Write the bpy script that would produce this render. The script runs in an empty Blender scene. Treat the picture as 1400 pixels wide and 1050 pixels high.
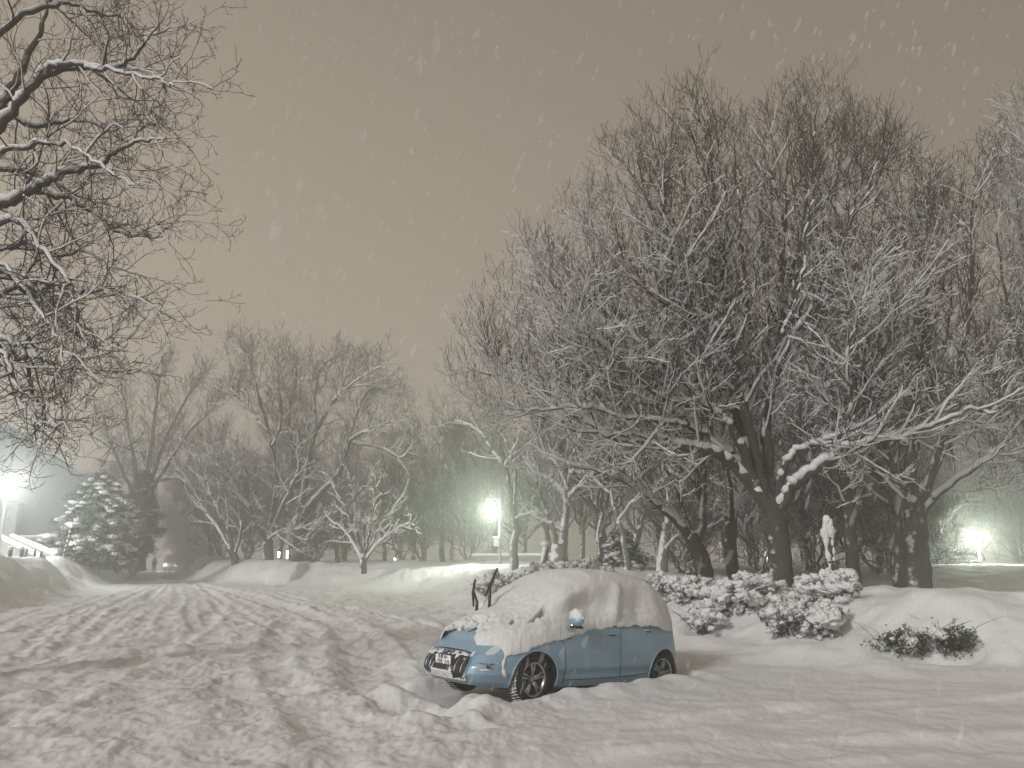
import bpy, math, random
import numpy as np
from mathutils import Vector, Matrix, Euler
R = math.radians
C = bpy.context.scene.collection
SC = bpy.context.scene

# ------------------------------------------------------------------ camera
F, PITCH, HCAM = 1050.0, R(12.7), 1.7
CP, SP = math.cos(PITCH), math.sin(PITCH)
cam = bpy.data.objects.new('camera', bpy.data.cameras.new('camera'))
C.objects.link(cam)
cam.location = (0, 0, HCAM)
cam.rotation_euler = (R(90) + PITCH, 0, 0)
cam.data.sensor_width = 36
cam.data.lens = 36 * F / 1400
cam.data.clip_start = 0.1
cam.data.clip_end = 2000
SC.camera = cam

def ray(px, py):
    u, v = (px - 700) / F, (525 - py) / F
    return u, CP - SP * v, SP + CP * v
def at(px, py, Y):                      # a point of the place seen at (px, py), Y metres away
    a, b, c = ray(px, py); s = Y / b
    return Vector((a * s, Y, HCAM + c * s))
def onz(px, py, z=0.0):                 # a point of the ground at height z
    a, b, c = ray(px, py); s = (z - HCAM) / c
    return Vector((a * s, b * s, z))

# ------------------------------------------------------------------ noise
_rs = np.random.RandomState(7)
_perm = np.concatenate([_rs.permutation(512)] * 2)
_ga = _rs.rand(512) * 2 * np.pi
_gx, _gy = np.cos(_ga), np.sin(_ga)
def pn(x, y):
    x = np.asarray(x, float); y = np.asarray(y, float)
    xi = np.floor(x).astype(int); yi = np.floor(y).astype(int)
    xf = x - xi; yf = y - yi
    u = xf * xf * xf * (xf * (xf * 6 - 15) + 10); v = yf * yf * yf * (yf * (yf * 6 - 15) + 10)
    def g(ix, iy, dx, dy):
        h = _perm[(_perm[ix & 511] + iy) & 511]
        return _gx[h] * dx + _gy[h] * dy
    a = g(xi, yi, xf, yf); b = g(xi + 1, yi, xf - 1, yf)
    c = g(xi, yi + 1, xf, yf - 1); d = g(xi + 1, yi + 1, xf - 1, yf - 1)
    return ((a + u * (b - a)) + v * ((c + u * (d - c)) - (a + u * (b - a)))) * 1.5
def fbm(x, y, o=4, g=0.5):
    t = 0; a = 1; s = 0
    for i in range(o):
        t = t + a * pn(x * 2 ** i + 17.3 * i, y * 2 ** i + 9.1 * i); s += a; a *= g
    return t / s
def sstep(a, b, x):
    t = np.clip((x - a) / (b - a), 0, 1)
    return t * t * (3 - 2 * t)

# ------------------------------------------------------------------ objects
def tag(o, label=None, cat=None, group=None, kind=None):
    if label: o['label'] = label
    if cat: o['category'] = cat
    if group: o['group'] = group
    if kind: o['kind'] = kind
    return o
def thing(name, label, cat, loc=(0, 0, 0), rz=0, group=None):
    o = bpy.data.objects.new(name, None); C.objects.link(o)
    o.empty_display_size = 0.2
    o.location = loc; o.rotation_euler = (0, 0, rz)
    return tag(o, label, cat, group)
def np_mesh(name, V, faces, smooth=True):
    """faces: list of int arrays (n,3) or (n,4)"""
    me = bpy.data.meshes.new(name)
    V = np.asarray(V, np.float32).reshape(-1, 3)
    me.vertices.add(len(V)); me.vertices.foreach_set('co', V.ravel())
    fs = [np.asarray(f, np.int32) for f in faces if len(f)]
    tot = sum(f.size for f in fs)
    me.loops.add(tot); me.loops.foreach_set('vertex_index', np.concatenate([f.ravel() for f in fs]))
    n = sum(len(f) for f in fs)
    sizes = np.concatenate([np.full(len(f), f.shape[1], np.int32) for f in fs])
    st = np.concatenate([[0], np.cumsum(sizes)[:-1]]).astype(np.int32)
    me.polygons.add(n); me.polygons.foreach_set('loop_start', st)
    me.update(calc_edges=True)
    me.polygons.foreach_set('use_smooth', np.full(n, smooth))
    me.validate()
    return me
def obj(name, me, mat=None, parent=None):
    o = bpy.data.objects.new(name, me); C.objects.link(o)
    if mat is not None: me.materials.append(mat)
    if parent is not None: o.parent = parent
    return o
class MB:
    """collects simple shapes into one mesh"""
    def __init__(s): s.V = []; s.Q = []; s.T = []; s.n = 0
    def add(s, V, Q=(), T=()):
        V = np.asarray(V, float).reshape(-1, 3)
        s.V.append(V)
        if len(Q): s.Q.append(np.asarray(Q, int) + s.n)
        if len(T): s.T.append(np.asarray(T, int) + s.n)
        s.n += len(V); return s
    def box(s, c, d, M=None, bev=0.0):
        x, y, z = np.array(d) / 2.0
        if bev <= 0:
            V = np.array([[-x,-y,-z],[x,-y,-z],[x,y,-z],[-x,y,-z],[-x,-y,z],[x,-y,z],[x,y,z],[-x,y,z]])
            Q = [[0,3,2,1],[4,5,6,7],[0,1,5,4],[1,2,6,5],[2,3,7,6],[3,0,4,7]]
            T = []
        else:
            b = min(bev, x * .9, y * .9, z * .9)
            V = []
            for sx in (-1, 1):
                for sy in (-1, 1):
                    for sz in (-1, 1):
                        V += [[sx * x, sy * (y - b), sz * (z - b)], [sx * (x - b), sy * y, sz * (z - b)], [sx * (x - b), sy * (y - b), sz * z]]
            V = np.array(V)
            import itertools
            idx = lambda sx, sy, sz, k: ((sx * 2 + sy) * 2 + sz) * 3 + k
            Q, T = [], []
            for k in range(3):
                for s0 in (0, 1):
                    o1, o2 = [a for a in range(3) if a != k]
                    q = []
                    for a, b2 in ((0, 0), (1, 0), (1, 1), (0, 1)):
                        c3 = [0, 0, 0]; c3[k] = s0; c3[o1] = a; c3[o2] = b2
                        q.append(idx(*c3, k))
                    Q.append(q)
            for k in range(3):
                o1, o2 = [a for a in range(3) if a != k]
                for a in (0, 1):
                    for b2 in (0, 1):
                        c0 = [0, 0, 0]; c0[o1] = a; c0[o2] = b2; c1 = list(c0); c1[k] = 1
                        Q.append([idx(*c0, o1), idx(*c1, o1), idx(*c1, o2), idx(*c0, o2)])
            for sx in (0, 1):
                for sy in (0, 1):
                    for sz in (0, 1):
                        T.append([idx(sx, sy, sz, 0), idx(sx, sy, sz, 1), idx(sx, sy, sz, 2)])
        if M is not None: V = V @ np.array(M).T
        return s.add(V + np.array(c), Q, T)
    def tube(s, pts, rad, n=8, cap=True):
        P = np.array([list(p) for p in pts], float)
        rad = np.broadcast_to(np.array(rad, float), (len(P),))
        V, Q = tube_arrays(P[None], rad[None], n)
        V = V.reshape(-1, 3); T = []
        if cap:
            k = len(V); V = np.vstack([V, P[0], P[-1]]); m = (len(P) - 1) * n
            T = [[k, (i + 1) % n, i] for i in range(n)] + [[k + 1, m + i, m + (i + 1) % n] for i in range(n)]
        return s.add(V, Q, T)
    def lathe(s, prof, n=32, axis='z', c=(0, 0, 0)):
        pr = np.array(prof, float); a = np.arange(n) * 2 * np.pi / n
        r = pr[:, 0][:, None]; h = np.broadcast_to(pr[:, 1][:, None], (len(pr), n))
        x, y = r * np.cos(a), r * np.sin(a)
        V = {'z': np.stack([x, y, h], -1), 'y': np.stack([x, h, y], -1), 'x': np.stack([h, x, y], -1)}[axis]
        i = np.arange(len(pr) - 1)[:, None] * n; j = np.arange(n)[None]; j2 = (j + 1) % n
        Q = np.stack([i + j, i + j2, i + n + j2, i + n + j], -1).reshape(-1, 4)
        return s.add(V.reshape(-1, 3) + np.array(c), Q)
    def blob(s, c, r, sub=2, amp=0.15, seed=0, freq=1.6, flat=None):
        V, T = ICO[sub]
        rr = np.array(r if hasattr(r, '__len__') else (r, r, r), float)
        nz = pn(V[:, 0] * freq + seed * 3.7, V[:, 1] * freq + V[:, 2] * freq * 1.3 + seed * 1.9)
        W = V * (1 + amp * nz[:, None]) * rr
        if flat is not None: W[:, 2] = np.maximum(W[:, 2], flat * rr[2])
        return s.add(W + np.array(list(c)), [], T)
    def mesh(s, name, smooth=True):
        V = np.vstack(s.V)
        return np_mesh(name, V, [np.vstack(s.Q) if s.Q else [], np.vstack(s.T) if s.T else []], smooth)
    def build(s, name, mat, parent=None, smooth=True):
        return obj(name, s.mesh(name, smooth), mat, parent)
def _ico(sub):
    t = (1 + 5 ** .5) / 2
    V = [(-1,t,0),(1,t,0),(-1,-t,0),(1,-t,0),(0,-1,t),(0,1,t),(0,-1,-t),(0,1,-t),(t,0,-1),(t,0,1),(-t,0,-1),(-t,0,1)]
    V = [np.array(v, float) / np.linalg.norm(v) for v in V]
    T = [(0,11,5),(0,5,1),(0,1,7),(0,7,10),(0,10,11),(1,5,9),(5,11,4),(11,10,2),(10,7,6),(7,1,8),(3,9,4),(3,4,2),(3,2,6),(3,6,8),(3,8,9),(4,9,5),(2,4,11),(6,2,10),(8,6,7),(9,8,1)]
    for _ in range(sub):
        mid = {}; N = []
        def m(a, b):
            k = (min(a, b), max(a, b))
            if k not in mid:
                v = V[a] + V[b]; V.append(v / np.linalg.norm(v)); mid[k] = len(V) - 1
            return mid[k]
        for a, b, c in T:
            x, y, z = m(a, b), m(b, c), m(c, a)
            N += [(a, x, z), (b, y, x), (c, z, y), (x, y, z)]
        T = N
    return np.array(V), np.array(T)
ICO = [_ico(i) for i in range(4)]
def tube_arrays(P, Rd, n):
    """P (B,N,3), Rd (B,N) -> verts (B,N,n,3), quads"""
    B, N, _ = P.shape
    Tn = np.empty_like(P)
    Tn[:, 1:-1] = P[:, 2:] - P[:, :-2]; Tn[:, 0] = P[:, 1] - P[:, 0]; Tn[:, -1] = P[:, -1] - P[:, -2]
    Tn /= np.maximum(np.linalg.norm(Tn, axis=2, keepdims=True), 1e-9)
    ref = np.where(np.abs(Tn[:, 0, 2:3]) > .9, np.array([[1., 0, 0]]), np.array([[0, 0, 1.]]))
    V = np.empty((B, N, n, 3))
    nv = ref
    a = np.arange(n) * 2 * np.pi / n
    for i in range(N):
        t = Tn[:, i]
        nv = nv - t * np.sum(nv * t, 1, keepdims=True)
        nv = nv / np.maximum(np.linalg.norm(nv, axis=1, keepdims=True), 1e-9)
        bv = np.cross(t, nv)
        V[:, i] = P[:, i, None] + Rd[:, i, None, None] * (np.cos(a)[None, :, None] * nv[:, None] + np.sin(a)[None, :, None] * bv[:, None])
    b = np.arange(B)[:, None, None] * (N * n); i = np.arange(N - 1)[None, :, None] * n; j = np.arange(n)[None, None]
    j2 = (j + 1) % n
    Q = np.stack([b + i + j, b + i + j2, b + i + n + j2, b + i + n + j], -1).reshape(-1, 4)
    return V, Q
def children(o): return [c for c in bpy.data.objects if c.parent == o]
def copy_tree(o, loc, rz=0, sc=1.0, label=None, name=None):
    r = o.copy(); C.objects.link(r); r.location = loc; r.rotation_euler = (0, 0, rz)
    r.scale = (sc, sc, sc) if not hasattr(sc, '__len__') else sc
    if label: r['label'] = label
    for ch in children(o):
        if ch is r: continue
        c = ch.copy(); C.objects.link(c); c.parent = r
        for g in children(ch):
            d = g.copy(); C.objects.link(d); d.parent = c
    return r

# ------------------------------------------------------------------ materials
class NT:
    def __init__(s, name):
        s.m = bpy.data.materials.new(name); s.m.use_nodes = True
        s.t = s.m.node_tree; s.t.nodes.clear(); s.out = s.n('ShaderNodeOutputMaterial')
    def n(s, kind, **kw):
        nd = s.t.nodes.new(kind)
        for k, v in kw.items():
            if k in nd.inputs: nd.inputs[k].default_value = v
            else: setattr(nd, k, v)
        return nd
    def l(s, a, b): s.t.links.new(a, b)
def c4(c): return (c[0], c[1], c[2], 1)
def plain(name, col, rough=.6, metal=0.0, var=.15, scale=8, bump=0.0, coat=0.0, spec=.5, emit=None, es=0):
    t = NT(name)
    b = t.n('ShaderNodeBsdfPrincipled', Roughness=rough, Metallic=metal)
    b.inputs['Coat Weight'].default_value = coat
    b.inputs['Specular IOR Level'].default_value = spec
    tc = t.n('ShaderNodeTexCoord'); nz = t.n('ShaderNodeTexNoise', Scale=scale, Detail=6)
    t.l(tc.outputs['Object'], nz.inputs['Vector'])
    mx = t.n('ShaderNodeMix', data_type='RGBA')
    mx.inputs[6].default_value = c4([v * (1 - var) for v in col]); mx.inputs[7].default_value = c4([min(1, v * (1 + var)) for v in col])
    t.l(nz.outputs['Fac'], mx.inputs[0]); t.l(mx.outputs[2], b.inputs['Base Color'])
    if bump:
        bp = t.n('ShaderNodeBump', Strength=bump, Distance=.01); t.l(nz.outputs['Fac'], bp.inputs['Height']); t.l(bp.outputs['Normal'], b.inputs['Normal'])
    if emit:
        b.inputs['Emission Color'].default_value = c4(emit); b.inputs['Emission Strength'].default_value = es
    t.l(b.outputs[0], t.out.inputs[0])
    return t.m
SNOWC = (.67, .665, .655)
def snow_mat(name='snow', grain=60, bump=.25, dist=.01):
    t = NT(name)
    b = t.n('ShaderNodeBsdfPrincipled', Roughness=.75)
    b.inputs['Specular IOR Level'].default_value = .25
    tc = t.n('ShaderNodeTexCoord')
    n1 = t.n('ShaderNodeTexNoise', Scale=grain, Detail=4, Roughness=.65); n2 = t.n('ShaderNodeTexNoise', Scale=grain / 9, Detail=5)
    t.l(tc.outputs['Object'], n1.inputs['Vector']); t.l(tc.outputs['Object'], n2.inputs['Vector'])
    ad = t.n('ShaderNodeMath', operation='ADD'); t.l(n1.outputs['Fac'], ad.inputs[0])
    ml = t.n('ShaderNodeMath', operation='MULTIPLY'); ml.inputs[1].default_value = 2.5; t.l(n2.outputs['Fac'], ml.inputs[0]); t.l(ml.outputs[0], ad.inputs[1])
    bp = t.n('ShaderNodeBump', Strength=bump, Distance=dist); t.l(ad.outputs[0], bp.inputs['Height']); t.l(bp.outputs['Normal'], b.inputs['Normal'])
    mx = t.n('ShaderNodeMix', data_type='RGBA'); mx.inputs[6].default_value = c4([v * .95 for v in SNOWC]); mx.inputs[7].default_value = c4(SNOWC)
    t.l(n2.outputs['Fac'], mx.inputs[0]); t.l(mx.outputs[2], b.inputs['Base Color'])
    t.l(b.outputs[0], t.out.inputs[0])
    return t.m
def bark_mat(name, col, plaster=.45, scale=3.0, wind=(-.55, -.35, .75)):
    """bark with snow caught on the windward and upper sides"""
    t = NT(name)
    b = t.n('ShaderNodeBsdfPrincipled', Roughness=.9); b.inputs['Specular IOR Level'].default_value = .2
    tc = t.n('ShaderNodeTexCoord'); ge = t.n('ShaderNodeNewGeometry')
    mp = t.n('ShaderNodeMapping'); mp.inputs['Scale'].default_value = (1, 1, .22)
    t.l(tc.outputs['Object'], mp.inputs['Vector'])
    nb = t.n('ShaderNodeTexNoise', Scale=13, Detail=8, Roughness=.78); t.l(mp.outputs[0], nb.inputs['Vector'])
    mx = t.n('ShaderNodeMix', data_type='RGBA'); mx.inputs[6].default_value = c4([v * .15 for v in col]); mx.inputs[7].default_value = c4([v * 1.95 for v in col])
    t.l(nb.outputs['Fac'], mx.inputs[0])
    dt = t.n('ShaderNodeVectorMath', operation='DOT_PRODUCT'); w = Vector(wind).normalized(); dt.inputs[1].default_value = w
    t.l(ge.outputs['Normal'], dt.inputs[0])
    ns = t.n('ShaderNodeTexNoise', Scale=scale, Detail=8, Roughness=.7); t.l(tc.outputs['Object'], ns.inputs['Vector'])
    m1 = t.n('ShaderNodeMath', operation='MULTIPLY_ADD'); t.l(ns.outputs['Fac'], m1.inputs[0]); m1.inputs[1].default_value = 1.1; t.l(dt.outputs['Value'], m1.inputs[2])
    mr = t.n('ShaderNodeMapRange'); mr.inputs['From Min'].default_value = 1.62 - plaster; mr.inputs['From Max'].default_value = 1.72 - plaster
    t.l(m1.outputs[0], mr.inputs['Value'])
    m2 = t.n('ShaderNodeMix', data_type='RGBA'); t.l(mr.outputs[0], m2.inputs[0]); t.l(mx.outputs[2], m2.inputs[6]); m2.inputs[7].default_value = c4(SNOWC)
    t.l(m2.outputs[2], b.inputs['Base Color'])
    bp = t.n('ShaderNodeBump', Strength=.6, Distance=.02); t.l(nb.outputs['Fac'], bp.inputs['Height']); t.l(bp.outputs['Normal'], b.inputs['Normal'])
    t.l(b.outputs[0], t.out.inputs[0])
    return t.m
M = {}
M['ground'] = snow_mat('ground_snow', 22, .5, .02)
M['snow'] = snow_mat('snow', 45, .4, .012)
M['bark'] = bark_mat('bark', (.062, .055, .044), .34)
M['bark_far'] = bark_mat('bark_far', (.066, .06, .049), .5)
M['bark_pale'] = bark_mat('bark_pale', (.16, .148, .125), .5)
M['twig'] = bark_mat('twig', (.056, .049, .039), .13, 5)
M['bark_left'] = bark_mat('bark_left', (.06, .053, .043), .16)
M['twig_bare'] = bark_mat('twig_bare', (.06, .052, .042), -.02, 6, (-.3, .1, .9))
M['twig_high'] = M['twig']
M['leaf'] = bark_mat('evergreen_leaf', (.04, .05, .032), .15, 4)
# ------------------------------------------------------------------ world, sun, haze
SUN_EL, SUN_AZ = R(27), R(-140)          # azimuth from +Y towards +X; the glow comes from the left and behind
w = bpy.data.worlds.new('World'); SC.world = w; w.use_nodes = True
nt = w.node_tree; nt.nodes.clear()
wo = nt.nodes.new('ShaderNodeOutputWorld'); bg = nt.nodes.new('ShaderNodeBackground')
sky = nt.nodes.new('ShaderNodeTexSky'); sky.sky_type = 'NISHITA'; sky.sun_disc = False
sky.sun_elevation = SUN_EL; sky.sun_rotation = SUN_AZ; sky.dust_density = 4; sky.air_density = 1.5
bw = nt.nodes.new('ShaderNodeRGBToBW'); nt.links.new(sky.outputs[0], bw.inputs[0])
# a low cloud deck lit from below by the town: mostly even, a little of the sky's own brightness left in it
tcw = nt.nodes.new('ShaderNodeTexCoord'); sp = nt.nodes.new('ShaderNodeSeparateXYZ'); nt.links.new(tcw.outputs['Generated'], sp.inputs[0])
cr = nt.nodes.new('ShaderNodeValToRGB'); nt.links.new(sp.outputs['Z'], cr.inputs[0])
cr.color_ramp.elements[0].position = 0.0; cr.color_ramp.elements[0].color = (5.0, 4.4, 3.56, 1)
cr.color_ramp.elements[1].position = 0.75; cr.color_ramp.elements[1].color = (2.75, 2.3, 1.85, 1)
mm = nt.nodes.new('ShaderNodeMath'); mm.operation = 'MULTIPLY_ADD'; nt.links.new(bw.outputs[0], mm.inputs[0]); mm.inputs[1].default_value = .02; mm.inputs[2].default_value = .9
dx = nt.nodes.new('ShaderNodeMath'); dx.operation = 'MULTIPLY_ADD'; nt.links.new(sp.outputs['X'], dx.inputs[0]); dx.inputs[1].default_value = -.3; nt.links.new(mm.outputs[0], dx.inputs[2])
vm = nt.nodes.new('ShaderNodeVectorMath'); vm.operation = 'SCALE'; nt.links.new(cr.outputs[0], vm.inputs[0]); nt.links.new(dx.outputs[0], vm.inputs['Scale'])
nt.links.new(vm.outputs[0], bg.inputs[0]); bg.inputs[1].default_value = .1
nt.links.new(bg.outputs[0], wo.inputs[0])
sl = bpy.data.lights.new('sun', 'SUN'); sl.energy = 2.45; sl.angle = R(10); sl.color = (.95, .97, 1)
so = bpy.data.objects.new('sun', sl); C.objects.link(so)
sd = Vector((math.sin(SUN_AZ) * math.cos(SUN_EL), math.cos(SUN_AZ) * math.cos(SUN_EL), math.sin(SUN_EL)))
so.rotation_euler = sd.to_track_quat('Z', 'Y').to_euler(); so.location = (-20, -10, 26)

SC.view_settings.view_transform = 'Standard'; SC.view_settings.look = 'None'
SC.view_settings.exposure = 0.0; SC.view_settings.gamma = 1
SC.render.engine = 'CYCLES'
cy = SC.cycles
cy.use_denoising = True
cy.max_bounces = 5; cy.diffuse_bounces = 3; cy.glossy_bounces = 2; cy.volume_bounces = 1; cy.transparent_max_bounces = 12
cy.sample_clamp_indirect = 3
cy.sample_clamp_direct = 0

HZ = .0087
t = NT('haze_air'); pv = t.n('ShaderNodeVolumePrincipled')
pv.inputs['Color'].default_value = (.95, .95, .93, 1); pv.inputs['Density'].default_value = HZ; pv.inputs['Anisotropy'].default_value = .78
t.l(pv.outputs[0], t.out.inputs['Volume'])
hb = MB().box((0, 45, 9.75), (380, 330, 22.5)).build('haze', t.m, None, False)
tag(hb, 'pale snowy air between the camera and the far trees', 'haze', kind='stuff')

# ------------------------------------------------------------------ ground
# outline of the ploughed yard and lane; everything outside is banked snow
YARD = [(40, 7.0), (14, 9.2), (9, 10.4), (6.6, 11.6), (4.6, 13.8), (2.9, 16.2), (0.9, 19.0), (-1.0, 22), (-2.2, 28), (-4.5, 39), (-10, 47), (-16, 50.5), (-21, 55),
        (-25.5, 62), (-29.5, 71), (-34.5, 83), (-48, 120), (-62, 120), (-45, 90), (-39.5, 80), (-31.5, 64), (-24.0, 46), (-18.8, 32), (-16.6, 26), (-17.5, 15), (-30, 4), (-30, -60), (40, -60)]
def poly_dist(x, y, P):
    d = np.full(x.shape, 1e9); ins = np.zeros(x.shape, bool)
    n = len(P)
    for i in range(n):
        ax, ay = P[i]; bx, by = P[(i + 1) % n]
        dx, dy = bx - ax, by - ay
        t = np.clip(((x - ax) * dx + (y - ay) * dy) / (dx * dx + dy * dy), 0, 1)
        d = np.minimum(d, np.hypot(x - ax - t * dx, y - ay - t * dy))
        c = ((ay > y) != (by > y))
        with np.errstate(divide='ignore', invalid='ignore'):
            ins ^= c & (x < (bx - ax) * (y - ay) / (by - ay + 1e-12) + ax)
    return np.where(ins, -d, d)
def line_dist(x, y, P):
    d = np.full(x.shape, 1e9)
    for (ax, ay), (bx, by) in zip(P[:-1], P[1:]):
        dx, dy = bx - ax, by - ay
        t = np.clip(((x - ax) * dx + (y - ay) * dy) / (dx * dx + dy * dy), 0, 1)
        d = np.minimum(d, np.hypot(x - ax - t * dx, y - ay - t * dy))
    return d
def smooth_line(P, n=6):
    P = [np.array(p, float) for p in P]; out = []
    for i in range(len(P) - 1):
        p0 = P[max(i - 1, 0)]; p1 = P[i]; p2 = P[i + 1]; p3 = P[min(i + 2, len(P) - 1)]
        for k in range(n):
            t = k / n
            out.append(.5 * ((2 * p1) + (-p0 + p2) * t + (2 * p0 - 5 * p1 + 4 * p2 - p3) * t * t + (-p0 + 3 * p1 - 3 * p2 + p3) * t ** 3))
    out.append(P[-1]); return out
# wheel ruts: points as seen on the yard, half width, depth
def rut(pts, w, dp): return ([tuple(onz(*p)[:2]) for p in smooth_line(pts, 5)], w, dp)
RUTS = [rut([(590, 975), (548, 955), (515, 935), (499, 905), (492, 880), (470, 858), (430, 842), (385, 830), (330, 812), (262, 797)], .36, .15),
        rut([(640, 1000), (590, 975), (562, 945), (545, 915), (528, 886), (500, 860), (455, 840), (405, 824), (350, 808)], .18, .06),
        rut([(470, 1060), (440, 1000), (410, 960), (380, 925), (372, 890), (385, 862), (392, 845), (350, 822), (290, 803)], .24, .07),
        rut([(-40, 1000), (60, 965), (150, 920), (235, 880), (280, 850), (300, 825), (275, 800)], .24, .06),
        rut([(-40, 925), (60, 895), (140, 860), (195, 830), (215, 803)], .22, .06),
        rut([(640, 868), (560, 850), (500, 836), (432, 822), (380, 812)], .14, .08),
        rut([(660, 848), (600, 836), (520, 822), (440, 810)], .2, .04),
        rut([(640, 815), (560, 812), (470, 806), (380, 802), (280, 797)], .3, .05),
        rut([(1500, 955), (1300, 962), (1130, 970), (980, 984), (830, 1000), (690, 1020), (560, 1050)], .2, .045),
        rut([(1500, 1015), (1300, 1020), (1130, 1024), (960, 1034), (800, 1044), (640, 1066)], .24, .05)]
_rr = random.Random(8)
for _k in range(12):
    _x0 = -60 + 46 * _k + _rr.uniform(-15, 15); _y0 = _rr.uniform(862, 905) - .03 * _x0; _x1 = 195 + 7.5 * _k
    RUTS.append(rut([(_x0, _y0), (_x0 + .38 * (_x1 - _x0) + _rr.uniform(-12, 12), 845), (_x0 + .72 * (_x1 - _x0) + _rr.uniform(-8, 8), 820), (_x1, 799)], _rr.uniform(.13, .22), _rr.uniform(.03, .055)))
CARW = [(0.256, 10.2), (2.18, 11.8)]      # the near wheels of the parked car
CAR_H = Vector((-1.924, -1.6, 0)).normalized(); CAR_L = Vector((-CAR_H.y, CAR_H.x, 0))
CAR_M = Vector(((.256 + 2.18) / 2, 11.0, 0)) - CAR_L * .78 - CAR_H * (-.015)
def hh(x, y):
    """height of the snow"""
    x = np.asarray(x, float); y = np.asarray(y, float)
    dist = np.hypot(x, y)
    near = 1 - sstep(35, 80, dist)
    wx = x + .9 * fbm(x * .35, y * .35, 3); wy = y + .9 * fbm(x * .35 + 40, y * .35, 3)
    d = poly_dist(wx, wy, YARD)
    # banks
    right = sstep(-6, 2, x) * (1 - sstep(26, 40, y))
    top = np.where(right > .5, .95, 1.55)
    top = 1.02 * right + np.where(x < -14 - .25 * (y - 20), 1.72, 1.3) * (1 - right)
    top = top + .55 * (1 - right) * np.where(x < -14 - .25 * (y - 20), .35, 1) * fbm(x * .14 + 3, y * .14, 3)
    back = .3 * right + 1.25 * (1 - right)
    wid = 2.8 * right + 6.0 * (1 - right)
    wid = np.where(x < -14, 2.6 + .7 * fbm(x * .2, y * .2, 2), wid)
    bank = top * sstep(-.25, 1, d / wid * 1.0)
    bank = bank + (back - top) * sstep(1.35, 3.2, d / wid)
    onb = sstep(-.1, .7, d)
    h = bank
    # second ledge on the left bank
    # soft lumps on the banks
    h = h + onb * (.16 * (1 + .7 * right) * fbm(x * .55 + 9, y * .55, 3) + .1 * right * np.abs(fbm(x * .9, y * .9 + 5, 3)))
    # ploughed lumps along the far bank's crest
    crest = np.exp(-((d - 2.2) / 1.4) ** 2) * sstep(-12, -6, x) * (1 - sstep(-2, 2, x)) * sstep(24, 34, y)
    h = h + crest * .55 * np.maximum(0, fbm(x * .8 + 30, y * .8, 3) + .1)
    # churned yard
    yard = 1 - sstep(-.6, .5, d)
    ax = x + .35 * y + 1.2 * fbm(x * .3 + 8, y * .3, 2)                      # the traffic runs towards the far lane
    ch = yard * (1 - .7 * sstep(-.9, 1.0, x - .25 * (y - 8)))
    lump = fbm(x * 1.5 + .6 * fbm(x, y, 2), y * 1.2, 4, .55)
    ridge = 1 - np.abs(fbm(ax * 1.1 + 5, y * .45 + ax * .1, 4)) * 2
    h = h + ch * .10 * fbm(x * .8 + 21, y * .7, 2) * near
    h = h + ch * (.085 * lump + .016 * ridge - .01) * (.45 + .55 * near)
    cl = fbm(x * 2.6 + 11, y * 2.6, 3, .6)
    h = h + ch * .05 * np.maximum(0, cl - .05) * near
    h = h + ch * .016 * fbm(x * 7, y * 6, 3, .6) * (1 - sstep(20, 45, dist))
    # smooth drifted ridges right of the car
    smooth = yard - ch
    h = h + smooth * (.075 * fbm(x * .4 + 3, y * .95 + .2 * x, 3, .4) + .03 * np.maximum(0, fbm(x * .9, y * 1.3 + 4, 2)))
    h = h + .006 * fbm(x * 9, y * 9, 2) * near
    for P, wd, dp in RUTS:
        dp = dp * .85
        xr = x + .12 * fbm(x * 1.1 + 2, y * 1.1, 3); yr = y + .12 * fbm(x * 1.1, y * 1.1 + 7, 3)
        q = line_dist(xr, yr, P) / wd
        brk = .65 + .5 * fbm(x * .7 + wd * 50, y * .7, 2)
        h = h + dp * brk * yard * (-np.exp(-q ** 4) + .5 * np.exp(-((q - 1.65) / .5) ** 2) * (1 + .45 * cl))
    # the car: hollow below, snow pushed up against its near side and in front of the bumper
    lx = (x - CAR_M.x) * CAR_H.x + (y - CAR_M.y) * CAR_H.y; ly = (x - CAR_M.x) * CAR_L.x + (y - CAR_M.y) * CAR_L.y
    ins = sstep(2.45, 2.0, lx) * sstep(-2.15, -1.8, lx) * sstep(1.05, .8, np.abs(ly))
    h = h * (1 - ins) + ins * (-.16)
    pile = np.exp(-((ly - 1.12) / .27) ** 2) * sstep(2.1, 1.5, lx) * sstep(-2.4, -1.9, lx)
    h = h + pile * (.02 + .09 * np.exp(-((lx - .9) / .35) ** 2) + .05 * np.exp(-((lx + .2) / .7) ** 2) + .07 * pn(lx * 2.2, ly * 2 + 3)) * (1 - .7 * np.exp(-((lx - 1.62) / .28) ** 2) )
    bump = np.exp(-((lx - 2.05) / .26) ** 2 - ((ly - .72) / .25) ** 2) * .27 + np.exp(-((lx - 2.55) / .3) ** 2 - ((ly + .35) / .5) ** 2) * .15 + np.exp(-((lx - 2.5) / .3) ** 2 - ((ly - .45) / .2) ** 2) * -.12
    h = h + bump
    # hollows melted round the half-buried plants
    for px, py, rr, dp in HOLES:
        h = h - dp * np.exp(-(((x - px) / rr) ** 2 + ((y - py) / (rr * .6)) ** 2) ** 2)
    return h
HOLES = []
def on_ground(px, py):
    """where the line of sight through (px, py) meets the snow"""
    a, b, c = ray(px, py); s = np.arange(6, 60, .04)
    k = np.argmax(HCAM + c * s <= hh(a * s, b * s)); return Vector((a * s[k], b * s[k], HCAM + c * s[k]))
_H = []
for px, py, z, rr, dp in [(1238, 888, .3, .55, .12), (1306, 886, .3, .5, .16), (965, 862, .3, .45, .15), (1080, 862, .3, .6, .15), (1135, 866, .3, .5, .15)]:
    q = on_ground(px, py); _H.append((q.x, q.y, rr, dp))
HOLES += _H
def hz(x, y): return float(hh(np.array([x]), np.array([y]))[0])
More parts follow.
